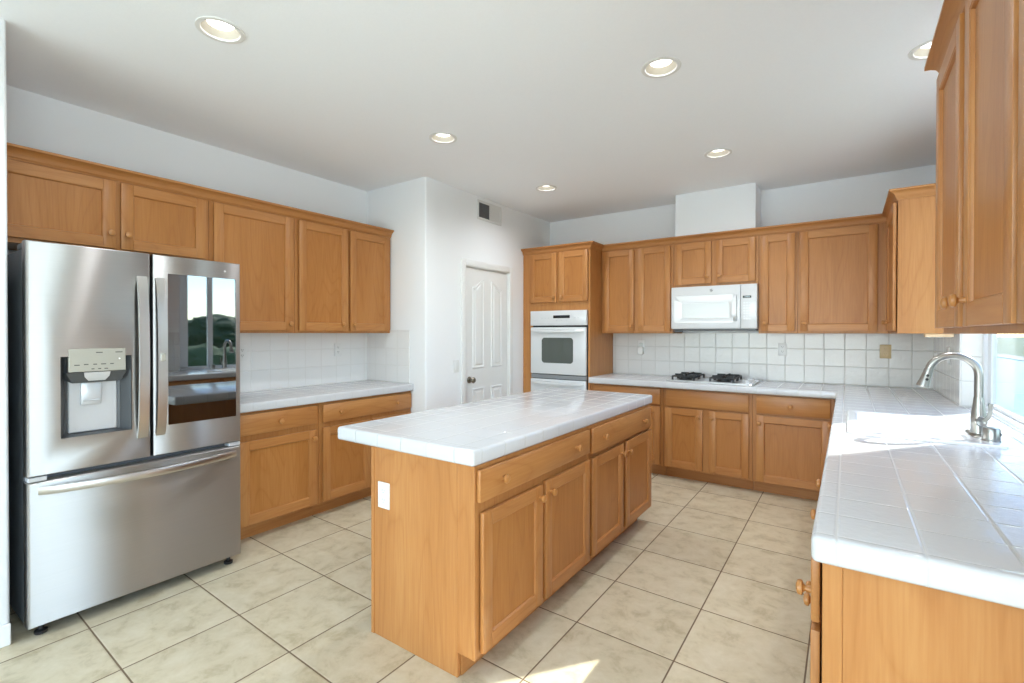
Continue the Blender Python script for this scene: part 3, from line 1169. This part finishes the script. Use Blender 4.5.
sweep(bm, [(fx + 0.012, fy - 0.028, hz), (fx + 0.026, fy - 0.03, hz + 0.02), (fx + 0.031, fy - 0.03, hz + 0.045), (fx + 0.034, fy - 0.03, hz + 0.08)],
      [(0.005, 0.007), (-0.005, 0.007), (-0.005, -0.007), (0.005, -0.007)], (0, 1, 0), scales=[1, 0.9, 0.9, 1.0])
ob('lever', bm, M_nickel, t)
ax_, ay_ = 0.487, 2.742
t = thing('air_gap', 'short brushed nickel cylinder standing on the sink deck beside the faucet', 'air gap', (ax_, ay_, zr))
bm = NB()
lathe(bm, (ax_, ay_, zr), (0, 0, 1), [(0.030, 0), (0.030, 0.004), (0.0275, 0.006), (0.0275, 0.048), (0.025, 0.054), (0.0, 0.055)], 26)
ob('cap', bm, M_nickel, t)
bm = NB()
box(bm, ax_ + 0.022, ax_ + 0.0285, ay_ - 0.012, ay_ + 0.006, zr + 0.022, zr + 0.036, 0.001)
ob('vent_slot', bm, M_black, t)

# ------------------------------------------------------------------ cooktop
CX0, CX1, CY0, CY1 = -1.418, -0.660, 4.595, 5.085
t = thing('cooktop', 'white gas cooktop with black grates set in the back counter', 'cooktop', ((CX0 + CX1) / 2, (CY0 + CY1) / 2, CT))
bm = NB()
loops(bm, [R3(CX0, CX1, CY0, CY1, 0.014, CT + 0.0005), R3(CX0, CX1, CY0, CY1, 0.014, CT + 0.005), R3(CX0 + 0.004, CX1 - 0.004, CY0 + 0.004, CY1 - 0.004, 0.012, CT + 0.007),
           R3(CX0 + 0.010, CX1 - 0.010, CY0 + 0.010, CY1 - 0.010, 0.010, CT + 0.007)], True, True)
ob('rim', bm, plain('steel_edge', '#8F9192', 0.3, metal=1.0), t)
bm = NB()
loops(bm, [R3(CX0 + 0.008, CX1 - 0.008, CY0 + 0.008, CY1 - 0.008, 0.010, CT + 0.0072), R3(CX0 + 0.010, CX1 - 0.010, CY0 + 0.010, CY1 - 0.010, 0.010, CT + 0.010)])
ob('top_plate', bm, M_white_app, t)
zt = CT + 0.010
for gx0, gx1 in ((-1.375, -1.165), (-1.035, -0.825)):
    gcx = (gx0 + gx1) / 2
    for bcy_, br in ((4.735, 0.050), (4.945, 0.042)):
        bm = NB()
        lathe(bm, (gcx, bcy_, zt), (0, 0, 1), [(br + 0.012, 0), (br + 0.010, 0.010), (br, 0.012), (br, 0.024), (br - 0.004, 0.030), (0, 0.031)], 24)
        ob('burner', bm, M_black, t)
    zg = zt + 0.040
    bar = 0.0075
    for bcy_, hy_ in ((4.735, 0.085), (4.945, 0.085)):
        bm = NB()
        g0, g1 = bcy_ - hy_, bcy_ + hy_
        q0, q1 = gcx - 0.098, gcx + 0.098
        for x in (q0, q1):
            box(bm, x - bar, x + bar, g0, g1, zg - 0.012, zg, 0.002)
        for y in (g0, g1):
            box(bm, q0, q1, y - bar, y + bar, zg - 0.012, zg, 0.002)
        for x in (q0, q1):
            for y in (g0, g1):
                box(bm, x - bar, x + bar, y - bar, y + bar, zt, zg - 0.010, 0.001)
        for sx, sy in ((1, 0), (-1, 0), (0, 1), (0, -1)):
            x0, x1 = gcx + sx * 0.024, gcx + sx * (0.098 if sx else 0)
            y0, y1 = bcy_ + sy * 0.024, bcy_ + sy * (hy_ if sy else 0)
            box(bm, min(x0, x1) - (bar if not sx else 0), max(x0, x1) + (bar if not sx else 0),
                min(y0, y1) - (bar if not sy else 0), max(y0, y1) + (bar if not sy else 0), zg - 0.010, zg + 0.014, 0.002)
        ob('grate', bm, M_cast, t)
for ky in (4.67, 4.75, 4.83, 4.91):
    bm = NB()
    lathe(bm, (-0.722, ky, zt), (0, 0, 1), [(0.024, 0), (0.024, 0.004), (0.019, 0.007), (0.018, 0.024), (0.015, 0.028), (0, 0.028)], 20)
    box(bm, -0.7255, -0.7185, ky - 0.017, ky + 0.017, zt + 0.020, zt + 0.034, 0.002)
    ob('control_knob', bm, M_white_app, t)

# ------------------------------------------------------------------ wall oven
FO = Face('x', 4.55, -1)
t = thing('wall_oven', 'white built-in double wall oven in the tall maple cabinet', 'oven', (-2.547, 4.55, 0.45))
bm = NB()
FO.box(bm, OX0 + 0.004, TX1 - 0.026, 0.445, 1.604, -0.50, 0.004)
ob('body', bm, M_dark_gap, t)
a0, a1 = -2.892, -2.207
bm = NB()
FO.box(bm, a0, a1, 1.450, 1.609, 0.004, 0.040, 0.004, 2)
cp = ob('control_panel', bm, M_white_app, t)
bm = NB()
FO.box(bm, -2.60, -2.40, 1.527, 1.558, 0.040, 0.0415, 0.0)
dsp = ob('display', bm, M_black_gloss, cp)
for xx, zz in [(-2.83, 1.505), (-2.74, 1.53), (-2.70, 1.53), (-2.66, 1.53), (-2.34, 1.53), (-2.30, 1.53), (-2.56, 1.505), (-2.50, 1.505), (-2.44, 1.505)]:
    bm = NB()
    FO.box(bm, xx - 0.009, xx + 0.009, zz - 0.004, zz + 0.004, 0.0395, 0.0408, 0.0005)
    ob('button', bm, M_white_gap, cp)


def oven_door(z0, z1, win=None):
    bm = NB()
    FO.box(bm, a0 + 0.006, a1 - 0.006, z0, z1, 0.006, 0.044, 0.006, 3)
    # moulded grip along the top edge
    c = [FO.pt(a0 + 0.03 + (a1 - a0 - 0.06) * i / 16, z1 - 0.030 - 0.010 * math.sin(math.pi * i / 16), 0.044 + 0.022 * math.sin(math.pi * min(1, i / 3, (16 - i) / 3) / 2)) for i in range(17)]
    sweep(bm, c, [(0.014, 0.012), (-0.014, 0.012), (-0.016, -0.012), (0.016, -0.012)], (0, 0, 1))
    dr = ob('oven_door', bm, M_white_app, t)
    if win:
        bm = NB()
        w = rrect(*win, 0.035, 6)
        loops(bm, [[FO.pt(x, z, 0.0435) for x, z in w], [FO.pt(x, z, 0.0452) for x, z in w]])
        ob('oven_window', bm, M_oven_glass, dr)
    return dr


oven_door(0.925, 1.430, (-2.742, -2.358, 1.045, 1.318))
oven_door(0.460, 0.868)
bm = NB()
FO.box(bm, a0 + 0.004, a1 - 0.004, 0.874, 0.918, 0.004, 0.028, 0.003)
ob('vent_strip', bm, plain('vent_strip_grey', '#9A9DA0', 0.35, metal=0.7), t)

# ------------------------------------------------------------------ microwave
FM = Face('x', 4.775, -1)
mx0, mx1 = -1.4105, -0.6575
t = thing('microwave', 'white over-the-range microwave above the cooktop', 'microwave', (-1.034, 4.95, 1.40))
bm = NB()
FM.box(bm, mx0, mx1, 1.408, 1.812, -(YB - 4.775 - 0.009), 0.0, 0.003)
ob('body', bm, M_white_app, t)
bm = NB()
FM.box(bm, mx0 + 0.01, mx1 - 0.01, 1.392, 1.408, -0.33, -0.006, 0.002)
FM.box(bm, mx0 + 0.02, mx0 + 0.09, 1.376, 1.392, -0.06, -0.012, 0.003)
ob('vent_base', bm, M_disp, t)
xs_ = -0.792
bm = NB()
FM.box(bm, mx0, xs_ - 0.001, 1.410, 1.810, 0.001, 0.034, 0.006, 3)
# raised moulding round the door window
w = [(-1.388, -0.818, 1.462, 1.728, 0.02)]
o_, i_ = rrect(-1.392, -0.822, 1.462, 1.730, 0.03, 5), rrect(-1.306, -0.885, 1.510, 1.652, 0.012, 5)
ring = lambda P, wd: [FM.pt(x, z, wd) for x, z in P]
mix_ = lambda P, Q, k: [(p[0] * (1 - k) + q[0] * k, p[1] * (1 - k) + q[1] * k) for p, q in zip(P, Q)]
loops(bm, [ring(o_, 0.0335), ring(mix_(o_, i_, 0.04), 0.0365), ring(mix_(o_, i_, 0.82), 0.0375), ring(i_, 0.0345)], True, True)
md = ob('microwave_door', bm, M_white_app, t)
bm = NB()
loops(bm, [ring(i_, 0.0340), ring(i_, 0.0362)])
ob('door_window', bm, M_mw_glass, md)
bm = NB()
hx = -0.836
hp = [FM.pt(hx, 1.480 + (1.715 - 1.480) * i / 14, 0.034 + 0.034 * math.sin(math.pi * min(1, i / 3.0, (14 - i) / 3.0) / 2)) for i in range(15)]
sweep(bm, hp, [(0.015, 0.008), (-0.015, 0.008), (-0.015, -0.008), (0.015, -0.008)], (1, 0, 0))
ob('handle', bm, M_white_app, md)
bm = NB()
lathe(bm, FM.pt(-1.042, 1.768, 0.0335), (0, -1, 0), [(0.0155, 0), (0.0155, 0.0012), (0.0, 0.0013)], 24)
em = ob('emblem', bm, plain('emblem_grey', '#7C8084', 0.4), md)
bm = NB()
for cxx in (-0.004, 0.004):
    pts = [FM.pt(-1.042 + cxx + 0.0048 * math.cos(a), 1.768 + 0.0062 * math.sin(a), 0.0350) for a in [2 * math.pi * i / 14 for i in range(13)]]
    sweep(bm, pts, circle(0.0009, 5), (0, 1, 0))
pts = [FM.pt(-1.042 + 0.0132 * math.cos(a), 1.768 + 0.0132 * math.sin(a), 0.0350) for a in [2 * math.pi * i / 24 for i in range(25)]]
sweep(bm, pts, circle(0.0008, 5), (0, 1, 0))
ob('emblem_script', bm, M_white_mark, em)
bm = NB()
FM.box(bm, xs_ + 0.001, mx1, 1.410, 1.810, 0.001, 0.034, 0.006, 3)
mp_ = ob('control_panel', bm, M_white_app, t)
bm = NB()
FM.box(bm, -0.773, -0.704, 1.684, 1.706, 0.034, 0.0352)
ds = ob('display', bm, M_black_gloss, mp_)
bm = NB()
for i in range(4):
    FM.box(bm, -0.757 + i * 0.011, -0.750 + i * 0.011, 1.691, 1.699, 0.0352, 0.0356)
ob('display_digits', bm, plain('display_grey', '#9FB0B5', 0.5), ds)
bm = NB()
for r in range(7):
    for c in range(3):
        FM.box(bm, -0.768 + c * 0.022, -0.752 + c * 0.022, 1.635 - r * 0.024, 1.648 - r * 0.024, 0.034, 0.0347, 0.0)
ob('keypad', bm, plain('keypad_pale_grey', '#DADDDF', 0.4), mp_)

# ------------------------------------------------------------------ refrigerator
FF = Face('y', -2.95, 1)
fy0, fy1, fym = 0.513, 1.423, 0.977
t = thing('refrigerator', 'stainless french-door refrigerator with water dispenser beside the left counter', 'refrigerator', (-3.3, (fy0 + fy1) / 2, 0.0))
bm = NB()
FF.box(bm, fy0 + 0.004, fy1 - 0.004, 0.045, 1.745, -0.78, -0.085, 0.006, 2)
FF.box(bm, fy0 + 0.012, fy1 - 0.012, 0.06, 1.74, -0.086, -0.068)
ob('case', bm, M_fridge_side, t)


def fridge_door(name, y0, y1, z0, z1, hole=None):
    """Door slab with rounded front edges, optionally with a rectangular opening in its front."""
    bm = NB()
    k = 0.012
    w_b, w_f = -0.066, 0.0
    prof = [(0.0, w_b), (0.0, -k), (k * 0.3, -k * 0.3), (k, 0.0)]
    rings = [[FF.pt(y0 + d_, z0 + d_ * 0.4, w_), FF.pt(y1 - d_, z0 + d_ * 0.4, w_), FF.pt(y1 - d_, z1 - d_ * 0.4, w_), FF.pt(y0 + d_, z1 - d_ * 0.4, w_)] for d_, w_ in prof]
    if not hole:
        loops(bm, rings, True, True)
    else:
        hy0, hy1, hz0, hz1 = hole
        rings.append([FF.pt(hy0, hz0, 0), FF.pt(hy1, hz0, 0), FF.pt(hy1, hz1, 0), FF.pt(hy0, hz1, 0)])
        rings.append([FF.pt(hy0, hz0, -0.060), FF.pt(hy1, hz0, -0.060), FF.pt(hy1, hz1, -0.060), FF.pt(hy0, hz1, -0.060)])
        loops(bm, rings, True, True)
    return ob(name, bm, M_steel, t, angle=30)


dz0, dz1 = 0.727, 1.775
HOLE = (0.625, 0.892, 0.881, 1.256)
ld = fridge_door('door', fy0, fym - 0.004, dz0, dz1, HOLE)
rd = fridge_door('door', fym + 0.004, fy1, dz0, dz1)
fd = fridge_door('freezer_drawer', fy0, fy1, 0.056, 0.700)
# dispenser
bm = NB()
hy0, hy1, hz0, hz1 = HOLE
e_ = 0.0015
rc4 = lambda ya, yb, za, zb, w_: [FF.pt(ya, za, w_), FF.pt(yb, za, w_), FF.pt(yb, zb, w_), FF.pt(ya, zb, w_)]
loops(bm, [rc4(hy0 + e_, hy1 - e_, hz0 + e_, hz1 - e_, -0.002), rc4(hy0 + 0.024, hy1 - 0.034, hz0 + 0.010, hz1 - e_, -0.053), rc4(hy0 + 0.034, hy1 - 0.044, hz0 + 0.010, hz1 - e_, -0.056),
           rc4(hy0 + e_, hy1 - e_, hz0 + e_, hz1 - e_, -0.058)], False, True)
loops(bm, [[FF.pt(0.645, 1.180, -0.050), FF.pt(0.874, 1.180, -0.050), FF.pt(0.874, 1.180, -0.002), FF.pt(0.645, 1.180, -0.002)],
           [FF.pt(0.640, 1.150, -0.056), FF.pt(0.880, 1.150, -0.056), FF.pt(0.850, 1.130, -0.020), FF.pt(0.670, 1.130, -0.020)]])
ob('dispenser_housing', bm, M_disp, ld)
bm = NB()
FF.box(bm, hy0 + 0.036, hy1 - 0.046, hz0 + 0.012, 1.16, -0.0575, -0.048, 0.004)
ob('dispenser_back', bm, M_disp_silver, ld)
bm = NB()
FF.box(bm, 0.655, 0.865, 1.183, 1.2555, -0.03, 0.0001, 0.0)
FF.box(bm, 0.653, 0.867, 1.183, 1.292, 0.0002, 0.003, 0.0015)
cpn = ob('control_panel', bm, M_disp_panel, ld)
bm = NB()
for yy, zz, ww in ((0.764, 1.273, 0.018), (0.84, 1.273, 0.020), (0.682, 1.215, 0.014), (0.715, 1.217, 0.012), (0.748, 1.217, 0.010), (0.78, 1.217, 0.014), (0.812, 1.217, 0.010),
                   (0.74, 1.195, 0.008), (0.765, 1.195, 0.008), (0.79, 1.195, 0.010)):
    FF.box(bm, yy - ww * 0.7, yy + ww * 0.7, zz - 0.0022, zz + 0.0022, 0.003, 0.0034)
cm = ob('panel_print', bm, M_mark, ld)
bm = NB()
lathe(bm, FF.pt(0.842, 1.241, 0.003), (1, 0, 0), [(0.004, 0), (0.004, 0.0006), (0, 0.0007)], 10)
ob('panel_light', bm, M_white_mark, ld)
bm = NB()
loops(bm, [[FF.pt(0.708, 1.180, -0.045), FF.pt(0.808, 1.180, -0.045), FF.pt(0.808, 1.180, 0.000), FF.pt(0.708, 1.180, 0.000)],
           [FF.pt(0.712, 1.158, -0.045), FF.pt(0.804, 1.158, -0.045), FF.pt(0.804, 1.158, -0.004), FF.pt(0.712, 1.158, -0.004)],
           [FF.pt(0.728, 1.138, -0.045), FF.pt(0.790, 1.138, -0.045), FF.pt(0.790, 1.138, -0.014), FF.pt(0.728, 1.138, -0.014)]])
ob('water_spout', bm, M_disp_silver, ld)
bm = NB()
FF.box(bm, 0.704, 0.782, 1.022, 1.132, -0.052, -0.034, 0.006, 2)
FF.box(bm, 0.712, 0.774, 1.040, 1.048, -0.036, -0.028, 0.002)
ob('paddle', bm, M_disp_silver, ld)
# glass panel of the right door
bm = NB()
loops(bm, [[FF.pt(y, z, -0.002) for y, z in rrect(1.050, 1.394, 0.879, 1.680, 0.004, 2)], [FF.pt(y, z, 0.0012) for y, z in rrect(1.050, 1.394, 0.879, 1.680, 0.004, 2)]])
ob('glass_panel', bm, M_dark_glass, rd)
bm = NB()
lathe(bm, FF.pt(1.335, 1.722, 0.0), (1, 0, 0), [(0.006, 0), (0.006, 0.0008), (0, 0.001)], 14)
ob('badge', bm, M_white_mark, rd)


def bow(y, z0, z1, out, n=18):
    return [FF.pt(y, z0 + (z1 - z0) * i / n, 0.002 + out * (math.sin(math.pi * i / n)) ** 0.55) for i in range(n + 1)]


for dr, yc in ((ld, 0.934), (rd, 1.012)):
    bm = NB()
    sweep(bm, bow(yc, 0.835, 1.652, 0.036), [(0.021, 0.008), (0.014, 0.012), (-0.014, 0.012), (-0.021, 0.008), (-0.021, -0.008), (0.021, -0.008)], (0, 1, 0))
    hd = ob('handle', bm, M_steel_handle, dr, angle=50)
    if dr is rd:
        bm = NB()
        FF.box(bm, yc - 0.011, yc + 0.011, 1.220, 1.262, 0.044, 0.0515, 0.002)
        ob('latch_button', bm, M_disp_panel, rd)
bm = NB()
n = 22
pth = [FF.pt(0.552 + (1.385 - 0.552) * i / n, 0.664 - 0.006 * math.sin(math.pi * i / n), 0.002 + 0.058 * (math.sin(math.pi * i / n)) ** 0.55) for i in range(n + 1)]
sweep(bm, pth, [(0.018, 0.010), (0.012, 0.013), (-0.012, 0.013), (-0.018, 0.010), (-0.018, -0.010), (0.018, -0.010)], (0, 0, 1))
ob('handle', bm, M_steel_handle, fd, angle=50)
for yy in (fy0 + 0.035, fy1 - 0.035):
    bm = NB()
    FF.box(bm, yy - 0.033, yy + 0.033, 1.745, 1.772, -0.17, -0.070, 0.006, 2)
    ob('hinge_cover', bm, M_fridge_side, t)
    bm = NB()
    FF.box(bm, yy - 0.032, yy + 0.032, 0.703, 0.724, -0.060, -0.004, 0.003)
    ob('hinge', bm, M_disp_silver, t)
for yy in (0.567, 1.377):
    for ww in (-0.062, -0.70):
        bm = NB()
        lathe(bm, FF.pt(yy, 0, ww), (0, 0, 1), [(0.022, 0), (0.024, 0.004), (0.024, 0.014), (0.014, 0.018), (0.010, 0.020), (0.010, 0.062)], 18)
        ob('foot', bm, M_black, t)


# ------------------------------------------------------------------ outlets, switches, register
def outlet(label, F, a, z, mats=None, w=0.072, h=0.116, w0=0.0, kind='outlet', cat='outlet', group='electrical outlets'):
    pm, sm = mats or (M_plate, M_plate_slot)
    t = thing('electrical_outlet' if kind == 'outlet' else 'light_switch', label, cat, F.pt(a, z, w0), group)
    bm = NB()
    F.box(bm, a - w / 2, a + w / 2, z - h / 2, z + h / 2, w0, w0 + 0.006, 0.002, 2)
    ob('plate', bm, pm, t)
    if kind == 'outlet':
        for dz in (-0.021, 0.021):
            bm = NB()
            pts = rrect(a - 0.0165, a + 0.0165, z + dz - 0.014, z + dz + 0.014, 0.009, 4)
            loops(bm, [[F.pt(x, q, w0 + 0.0055) for x, q in pts], [F.pt(x, q, w0 + 0.0075) for x, q in pts]])
            for dx in (-0.0065, 0.0065):
                F.box(bm, a + dx - 0.0014, a + dx + 0.0014, z + dz - 0.002, z + dz + 0.008, w0 + 0.0075, w0 + 0.0079, 0, 1, 1)
            F.box(bm, a - 0.0025, a + 0.0025, z + dz - 0.010, z + dz - 0.006, w0 + 0.0075, w0 + 0.0079, 0, 1, 1)
            ob('receptacle', bm, [pm, sm], t)
    else:
        bm = NB()
        F.box(bm, a - 0.016, a + 0.016, z - 0.033, z + 0.033, w0 + 0.0055, w0 + 0.010, 0.003, 2)
        ob('rocker', bm, pm, t)
    return t


outlet('white outlet on the near end panel of the island', Face('x', IY0, -1), -1.693, 0.643, w=0.074, h=0.116)
outlet('white outlet on the tile above the left counter, under the double-door cabinet', Face('y', XL + 0.008, 1), 2.678, 1.215)
outlet('white outlet on the left tile beside the refrigerator edge', Face('y', XL + 0.008, 1), 1.835, 1.214)
FBT = Face('x', YB - 0.008, -1)
outlet('white outlet on the back tile right of the cooktop', FBT, -0.497, 1.218)
outlet('almond outlet plate on the back tile under the corner cabinet', FBT, 0.265, 1.214, (M_tan_plate, M_tan_slot), w=0.078)
outlet('white outlet behind the plug-in device on the back tile', FBT, -1.850, 1.232)
outlet('white rocker switch on the wall left of the pantry door', Face('y', XP, 1), 3.408, 1.055, kind='switch', cat='switch', group=None)
outlet('white rocker switch on the right wall tile beyond the faucet', Face('y', XR - 0.008, -1), 4.40, 1.214, kind='switch', cat='switch', group=None)

t = thing('air_freshener', 'small white plug-in device on the back wall tile left of the cooktop', 'plug-in', FBT.pt(-1.850, 1.20, 0.008))
bm = NB()
pts = rrect(-1.880, -1.820, 1.135, 1.222, 0.014, 5)
sc_ = lambda k: [(-1.850 + (x + 1.850) * k, 1.178 + (z - 1.178) * k) for x, z in pts]
loops(bm, [[FBT.pt(x, z, 0.0085) for x, z in sc_(0.92)], [FBT.pt(x, z, 0.020) for x, z in pts], [FBT.pt(x, z, 0.040) for x, z in sc_(0.97)], [FBT.pt(x, z, 0.046) for x, z in sc_(0.8)]])
ob('body', bm, M_plate, t)
bm = NB()
FBT.box(bm, -1.866, -1.834, 1.222, 1.262, 0.0085, 0.032, 0.006, 2)
ob('refill', bm, plain('pale_translucent_plastic', '#D9DCDA', 0.2), t)

# wall register
FV = Face('y', XP, 1)
t = thing('air_vent', 'white air register high on the wall above the pantry door', 'vent', FV.pt(3.922, 2.597, 0))
v0, v1, vz0, vz1 = 3.722, 4.122, 2.500, 2.694
bm = NB()
for a0_, a1_, z0_, z1_ in ((v0, v1, vz0, vz0 + 0.024), (v0, v1, vz1 - 0.024, vz1), (v0, v0 + 0.022, vz0 + 0.024, vz1 - 0.024), (v1 - 0.022, v1, vz0 + 0.024, vz1 - 0.024),
                           (3.914, 3.922, vz0 + 0.024, vz1 - 0.024)):
    FV.box(bm, a0_, a1_, z0_, z1_, 0.0005, 0.009, 0.002)
ob('frame', bm, M_vent, t)
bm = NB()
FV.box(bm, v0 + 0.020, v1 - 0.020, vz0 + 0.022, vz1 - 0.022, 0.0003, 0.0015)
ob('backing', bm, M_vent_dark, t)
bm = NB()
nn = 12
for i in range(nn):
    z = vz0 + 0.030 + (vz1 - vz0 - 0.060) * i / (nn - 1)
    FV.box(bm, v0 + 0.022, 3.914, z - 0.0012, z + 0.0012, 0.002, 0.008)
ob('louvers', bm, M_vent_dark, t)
bm = NB()
for i in range(nn):
    z = vz0 + 0.030 + (vz1 - vz0 - 0.060) * i / (nn - 1)
    FV.box(bm, 3.922, v1 - 0.022, z - 0.0045, z + 0.0045, 0.003, 0.0075)
for i in range(9):
    a = 3.93 + (v1 - 0.022 - 3.93) * (i + 0.5) / 9
    FV.box(bm, a - 0.004, a + 0.004, vz0 + 0.024, vz1 - 0.024, 0.002, 0.007)
ob('louvers', bm, M_vent, t)

# ------------------------------------------------------------------ recessed lights
def can_light(label, lx, ly):
    t = thing('recessed_light', label, 'ceiling light', (lx, ly, H), 'recessed ceiling lights')
    bm = NB()
    n_ = 36
    C3 = lambda r, z: [(lx + r * math.cos(2 * math.pi * i / n_), ly + r * math.sin(2 * math.pi * i / n_), z) for i in range(n_)]
    loops(bm, [C3(0.0755, H + 0.004), C3(0.078, H - 0.004), C3(0.086, H - 0.006), C3(0.097, H - 0.004), C3(0.0985, H - 0.0005), C3(0.0825, H - 0.0004), C3(0.0765, H + 0.006), C3(0.0755, H + 0.004)], False, False)
    ob('trim_ring', bm, M_can_trim, t)
    bm = NB()
    loops(bm, [C3(0.0758, H + 0.002), C3(0.055, H + 0.030), C3(0.055, H + 0.034), C3(0.080, H + 0.034), C3(0.080, H + 0.004)], False, False)
    ob('baffle', bm, M_can_in, t)
    bm = NB()
    lathe(bm, (lx, ly, H + 0.0305), (0, 0, -1), [(0.0548, -0.004), (0.0545, 0), (0.042, 0.003), (0.022, 0.005), (0.0, 0.0055)], 28)
    ob('lamp', bm, M_lamp, t)
    ld_ = bpy.data.lights.new('recessed_lamp_beam', 'SPOT')
    ld_.energy = 36.0
    ld_.spot_size = math.radians(158)
    ld_.spot_blend = 1.0
    ld_.shadow_soft_size = 0.045
    ld_.color = (0.92, 0.96, 1.0)
    lo = bpy.data.objects.new('recessed_lamp_beam', ld_)
    COL.objects.link(lo)
    lo.location = (lx, ly, H + 0.022)
    return t


LABELS = ['recessed ceiling light above the refrigerator and the floor beside the island', 'recessed ceiling light centered over the island, largest in mid picture',
          'recessed ceiling light in front of the corner of the pantry wall', 'small recessed ceiling light in front of the oven cabinet',
          'recessed ceiling light in front of the duct chase and microwave', 'recessed ceiling light over the sink, half hidden by the nearest wall cabinet']
for (lx, ly), lb in zip(LIGHTS, LABELS):
    can_light(lb, lx, ly)

# small fittings under the right wall cabinets
t = thing('cabinet_light', 'slim pale under-cabinet fitting below the far right wall cabinet', 'under-cabinet light', (0.48, 4.09, UZ0))
bm = NB()
box(bm, 0.41, 0.55, 4.06, 4.13, UZ0 - 0.022, UZ0 - 0.0005, 0.004, 2)
ob('housing', bm, plain('pale_wood_strip', '#E2C39B', 0.5), t)
bm = NB()
box(bm, 0.42, 0.54, 4.066, 4.124, UZ0 - 0.024, UZ0 - 0.0215, 0.001)
ob('lens', bm, M_plate, t)

# ------------------------------------------------------------------ outside
bm = NB()
box(bm, -60, 120, -60, 320, -0.45, -0.20)
m_lawn = plain('mown_lawn', '#3F5229', 0.9, bump=0.6, bscale=25)
struct('ground_lawn', bm, m_lawn)
bm = NB()
box(bm, 0.76, 1.9, 0.5, 49.0, -0.20, -0.14)
box(bm, 1.9, 9.4, 5.0, 6.6, -0.20, -0.14)
box(bm, 1.9, 9.4, 47.4, 49.0, -0.20, -0.14)
box(bm, 8.2, 9.4, 6.6, 47.4, -0.20, -0.14)
struct('path_pool_deck', bm, plain('pale_concrete', '#8E8A82', 0.85, bump=0.2, bscale=30))
t = thing('swimming_pool', 'pale blue swimming pool outside the window', 'pool', (5, 15, -0.20))
bm = NB()
box(bm, 1.9, 8.2, 6.6, 47.4, -0.198, -0.165)
ob('water', bm, plain('pale_pool_water', '#6C9CA6', 0.35, bump=0.25, bscale=3, spec=0.1), t)
bm = NB()
for x0, x1, y0, y1 in ((1.9, 2.1, 6.6, 47.4), (8.0, 8.2, 6.6, 47.4), (2.1, 8.0, 6.6, 6.8), (2.1, 8.0, 47.2, 47.4)):
    box(bm, x0, x1, y0, y1, -0.166, -0.120, 0.01)
ob('coping', bm, plain('coping_stone', '#9C978C', 0.7), t)
bm = NB()
box(bm, 2.60, 2.80, 4.10, 5.61, -0.2, 4.2)  # unseen slab added to keep sun off the near part of the window
struct('wall_sun_blocker', bm, plain('stucco', '#A89F90', 0.9, bump=0.4, bscale=50))


def blob(bm, c, r, seed, sub=4, amp=0.28, f=2.2):
    g_ = bmesh.ops.create_icosphere(bm, subdivisions=sub, radius=1.0)
    for v in g_['verts']:
        n1 = noise.noise(v.co * f + Vector((seed, 0, 0)))
        n2 = noise.noise(v.co * f * 3.1 + Vector((0, seed, 0)))
        n3 = noise.noise(v.co * f * 8 + Vector((0, 0, seed)))
        v.co = v.co * (1 + amp * n1 + amp * 0.55 * n2 + amp * 0.35 * n3)
        v.co = Vector((c[0] + v.co.x * r[0], c[1] + v.co.y * r[1], c[2] + v.co.z * r[2]))


M_leaf = plain('dark_green_leaves', '#3D5232', 0.8, bump=1.0, bscale=18)
M_leaf2 = plain('grey_green_leaves', '#52663F', 0.8, bump=1.0, bscale=14)
M_bark = plain('brown_bark', '#5B4938', 0.9, bump=0.8, bscale=30)
for k, (tx, ty, tr, th, lb) in enumerate([(19.0, 10.9, 1.5, 2.1, 'round dark green shrub tree beyond the pool'), (26.0, 6.8, 1.3, 1.75, 'smaller green shrub tree farther across the lawn')]):
    t = thing('garden_tree', lb, 'tree', (tx, ty, -0.2), 'trees outside the window')
    bm = NB()
    blob(bm, (tx, ty, th * 0.62), (tr, tr, th * 0.42), 3.1 + k * 7)
    ob('canopy', bm, M_leaf if k == 0 else M_leaf2, t)
    bm = NB()
    lathe(bm, (tx, ty, -0.2), (0, 0, 1), [(0.18, 0), (0.13, 0.3), (0.11, th * 0.5)], 12)
    ob('trunk', bm, M_bark, t)
t = thing('garden_hedge', 'long clipped green hedge across the lawn', 'hedge', (13, 8, -0.2))
bm = NB()
for i in range(22):
    blob(bm, (13.0 + 0.2 * math.sin(i * 1.7), 1.0 + i * 1.1, 0.25), (0.7, 0.85, 0.62 + 0.08 * math.sin(i * 2.3)), 11.0 + i, 3)
o = ob('foliage', bm, M_leaf2, t)
o['kind'] = 'stuff'
bm = NB()
nx, ny = 40, 10
grid = {}
for i in range(nx + 1):
    for j in range(ny + 1):
        y = -30 + 110 * i / nx
        x = 60 + 50 * j / ny
        s = math.sin(math.pi * min(1, j / ny))
        z = -0.3 + s * (2.6 + 1.2 * noise.noise(Vector((y * 0.06, 0.3, 0))) + 0.5 * noise.noise(Vector((y * 0.2, x * 0.1, 2))))
        grid[i, j] = bm.verts.new((x, y, z))
for i in range(nx):
    for j in range(ny):
        bm.faces.new((grid[i, j], grid[i + 1, j], grid[i + 1, j + 1], grid[i, j + 1]))
struct('hills_distant', bm, plain('hazy_hills', '#5E6F6A', 0.95))
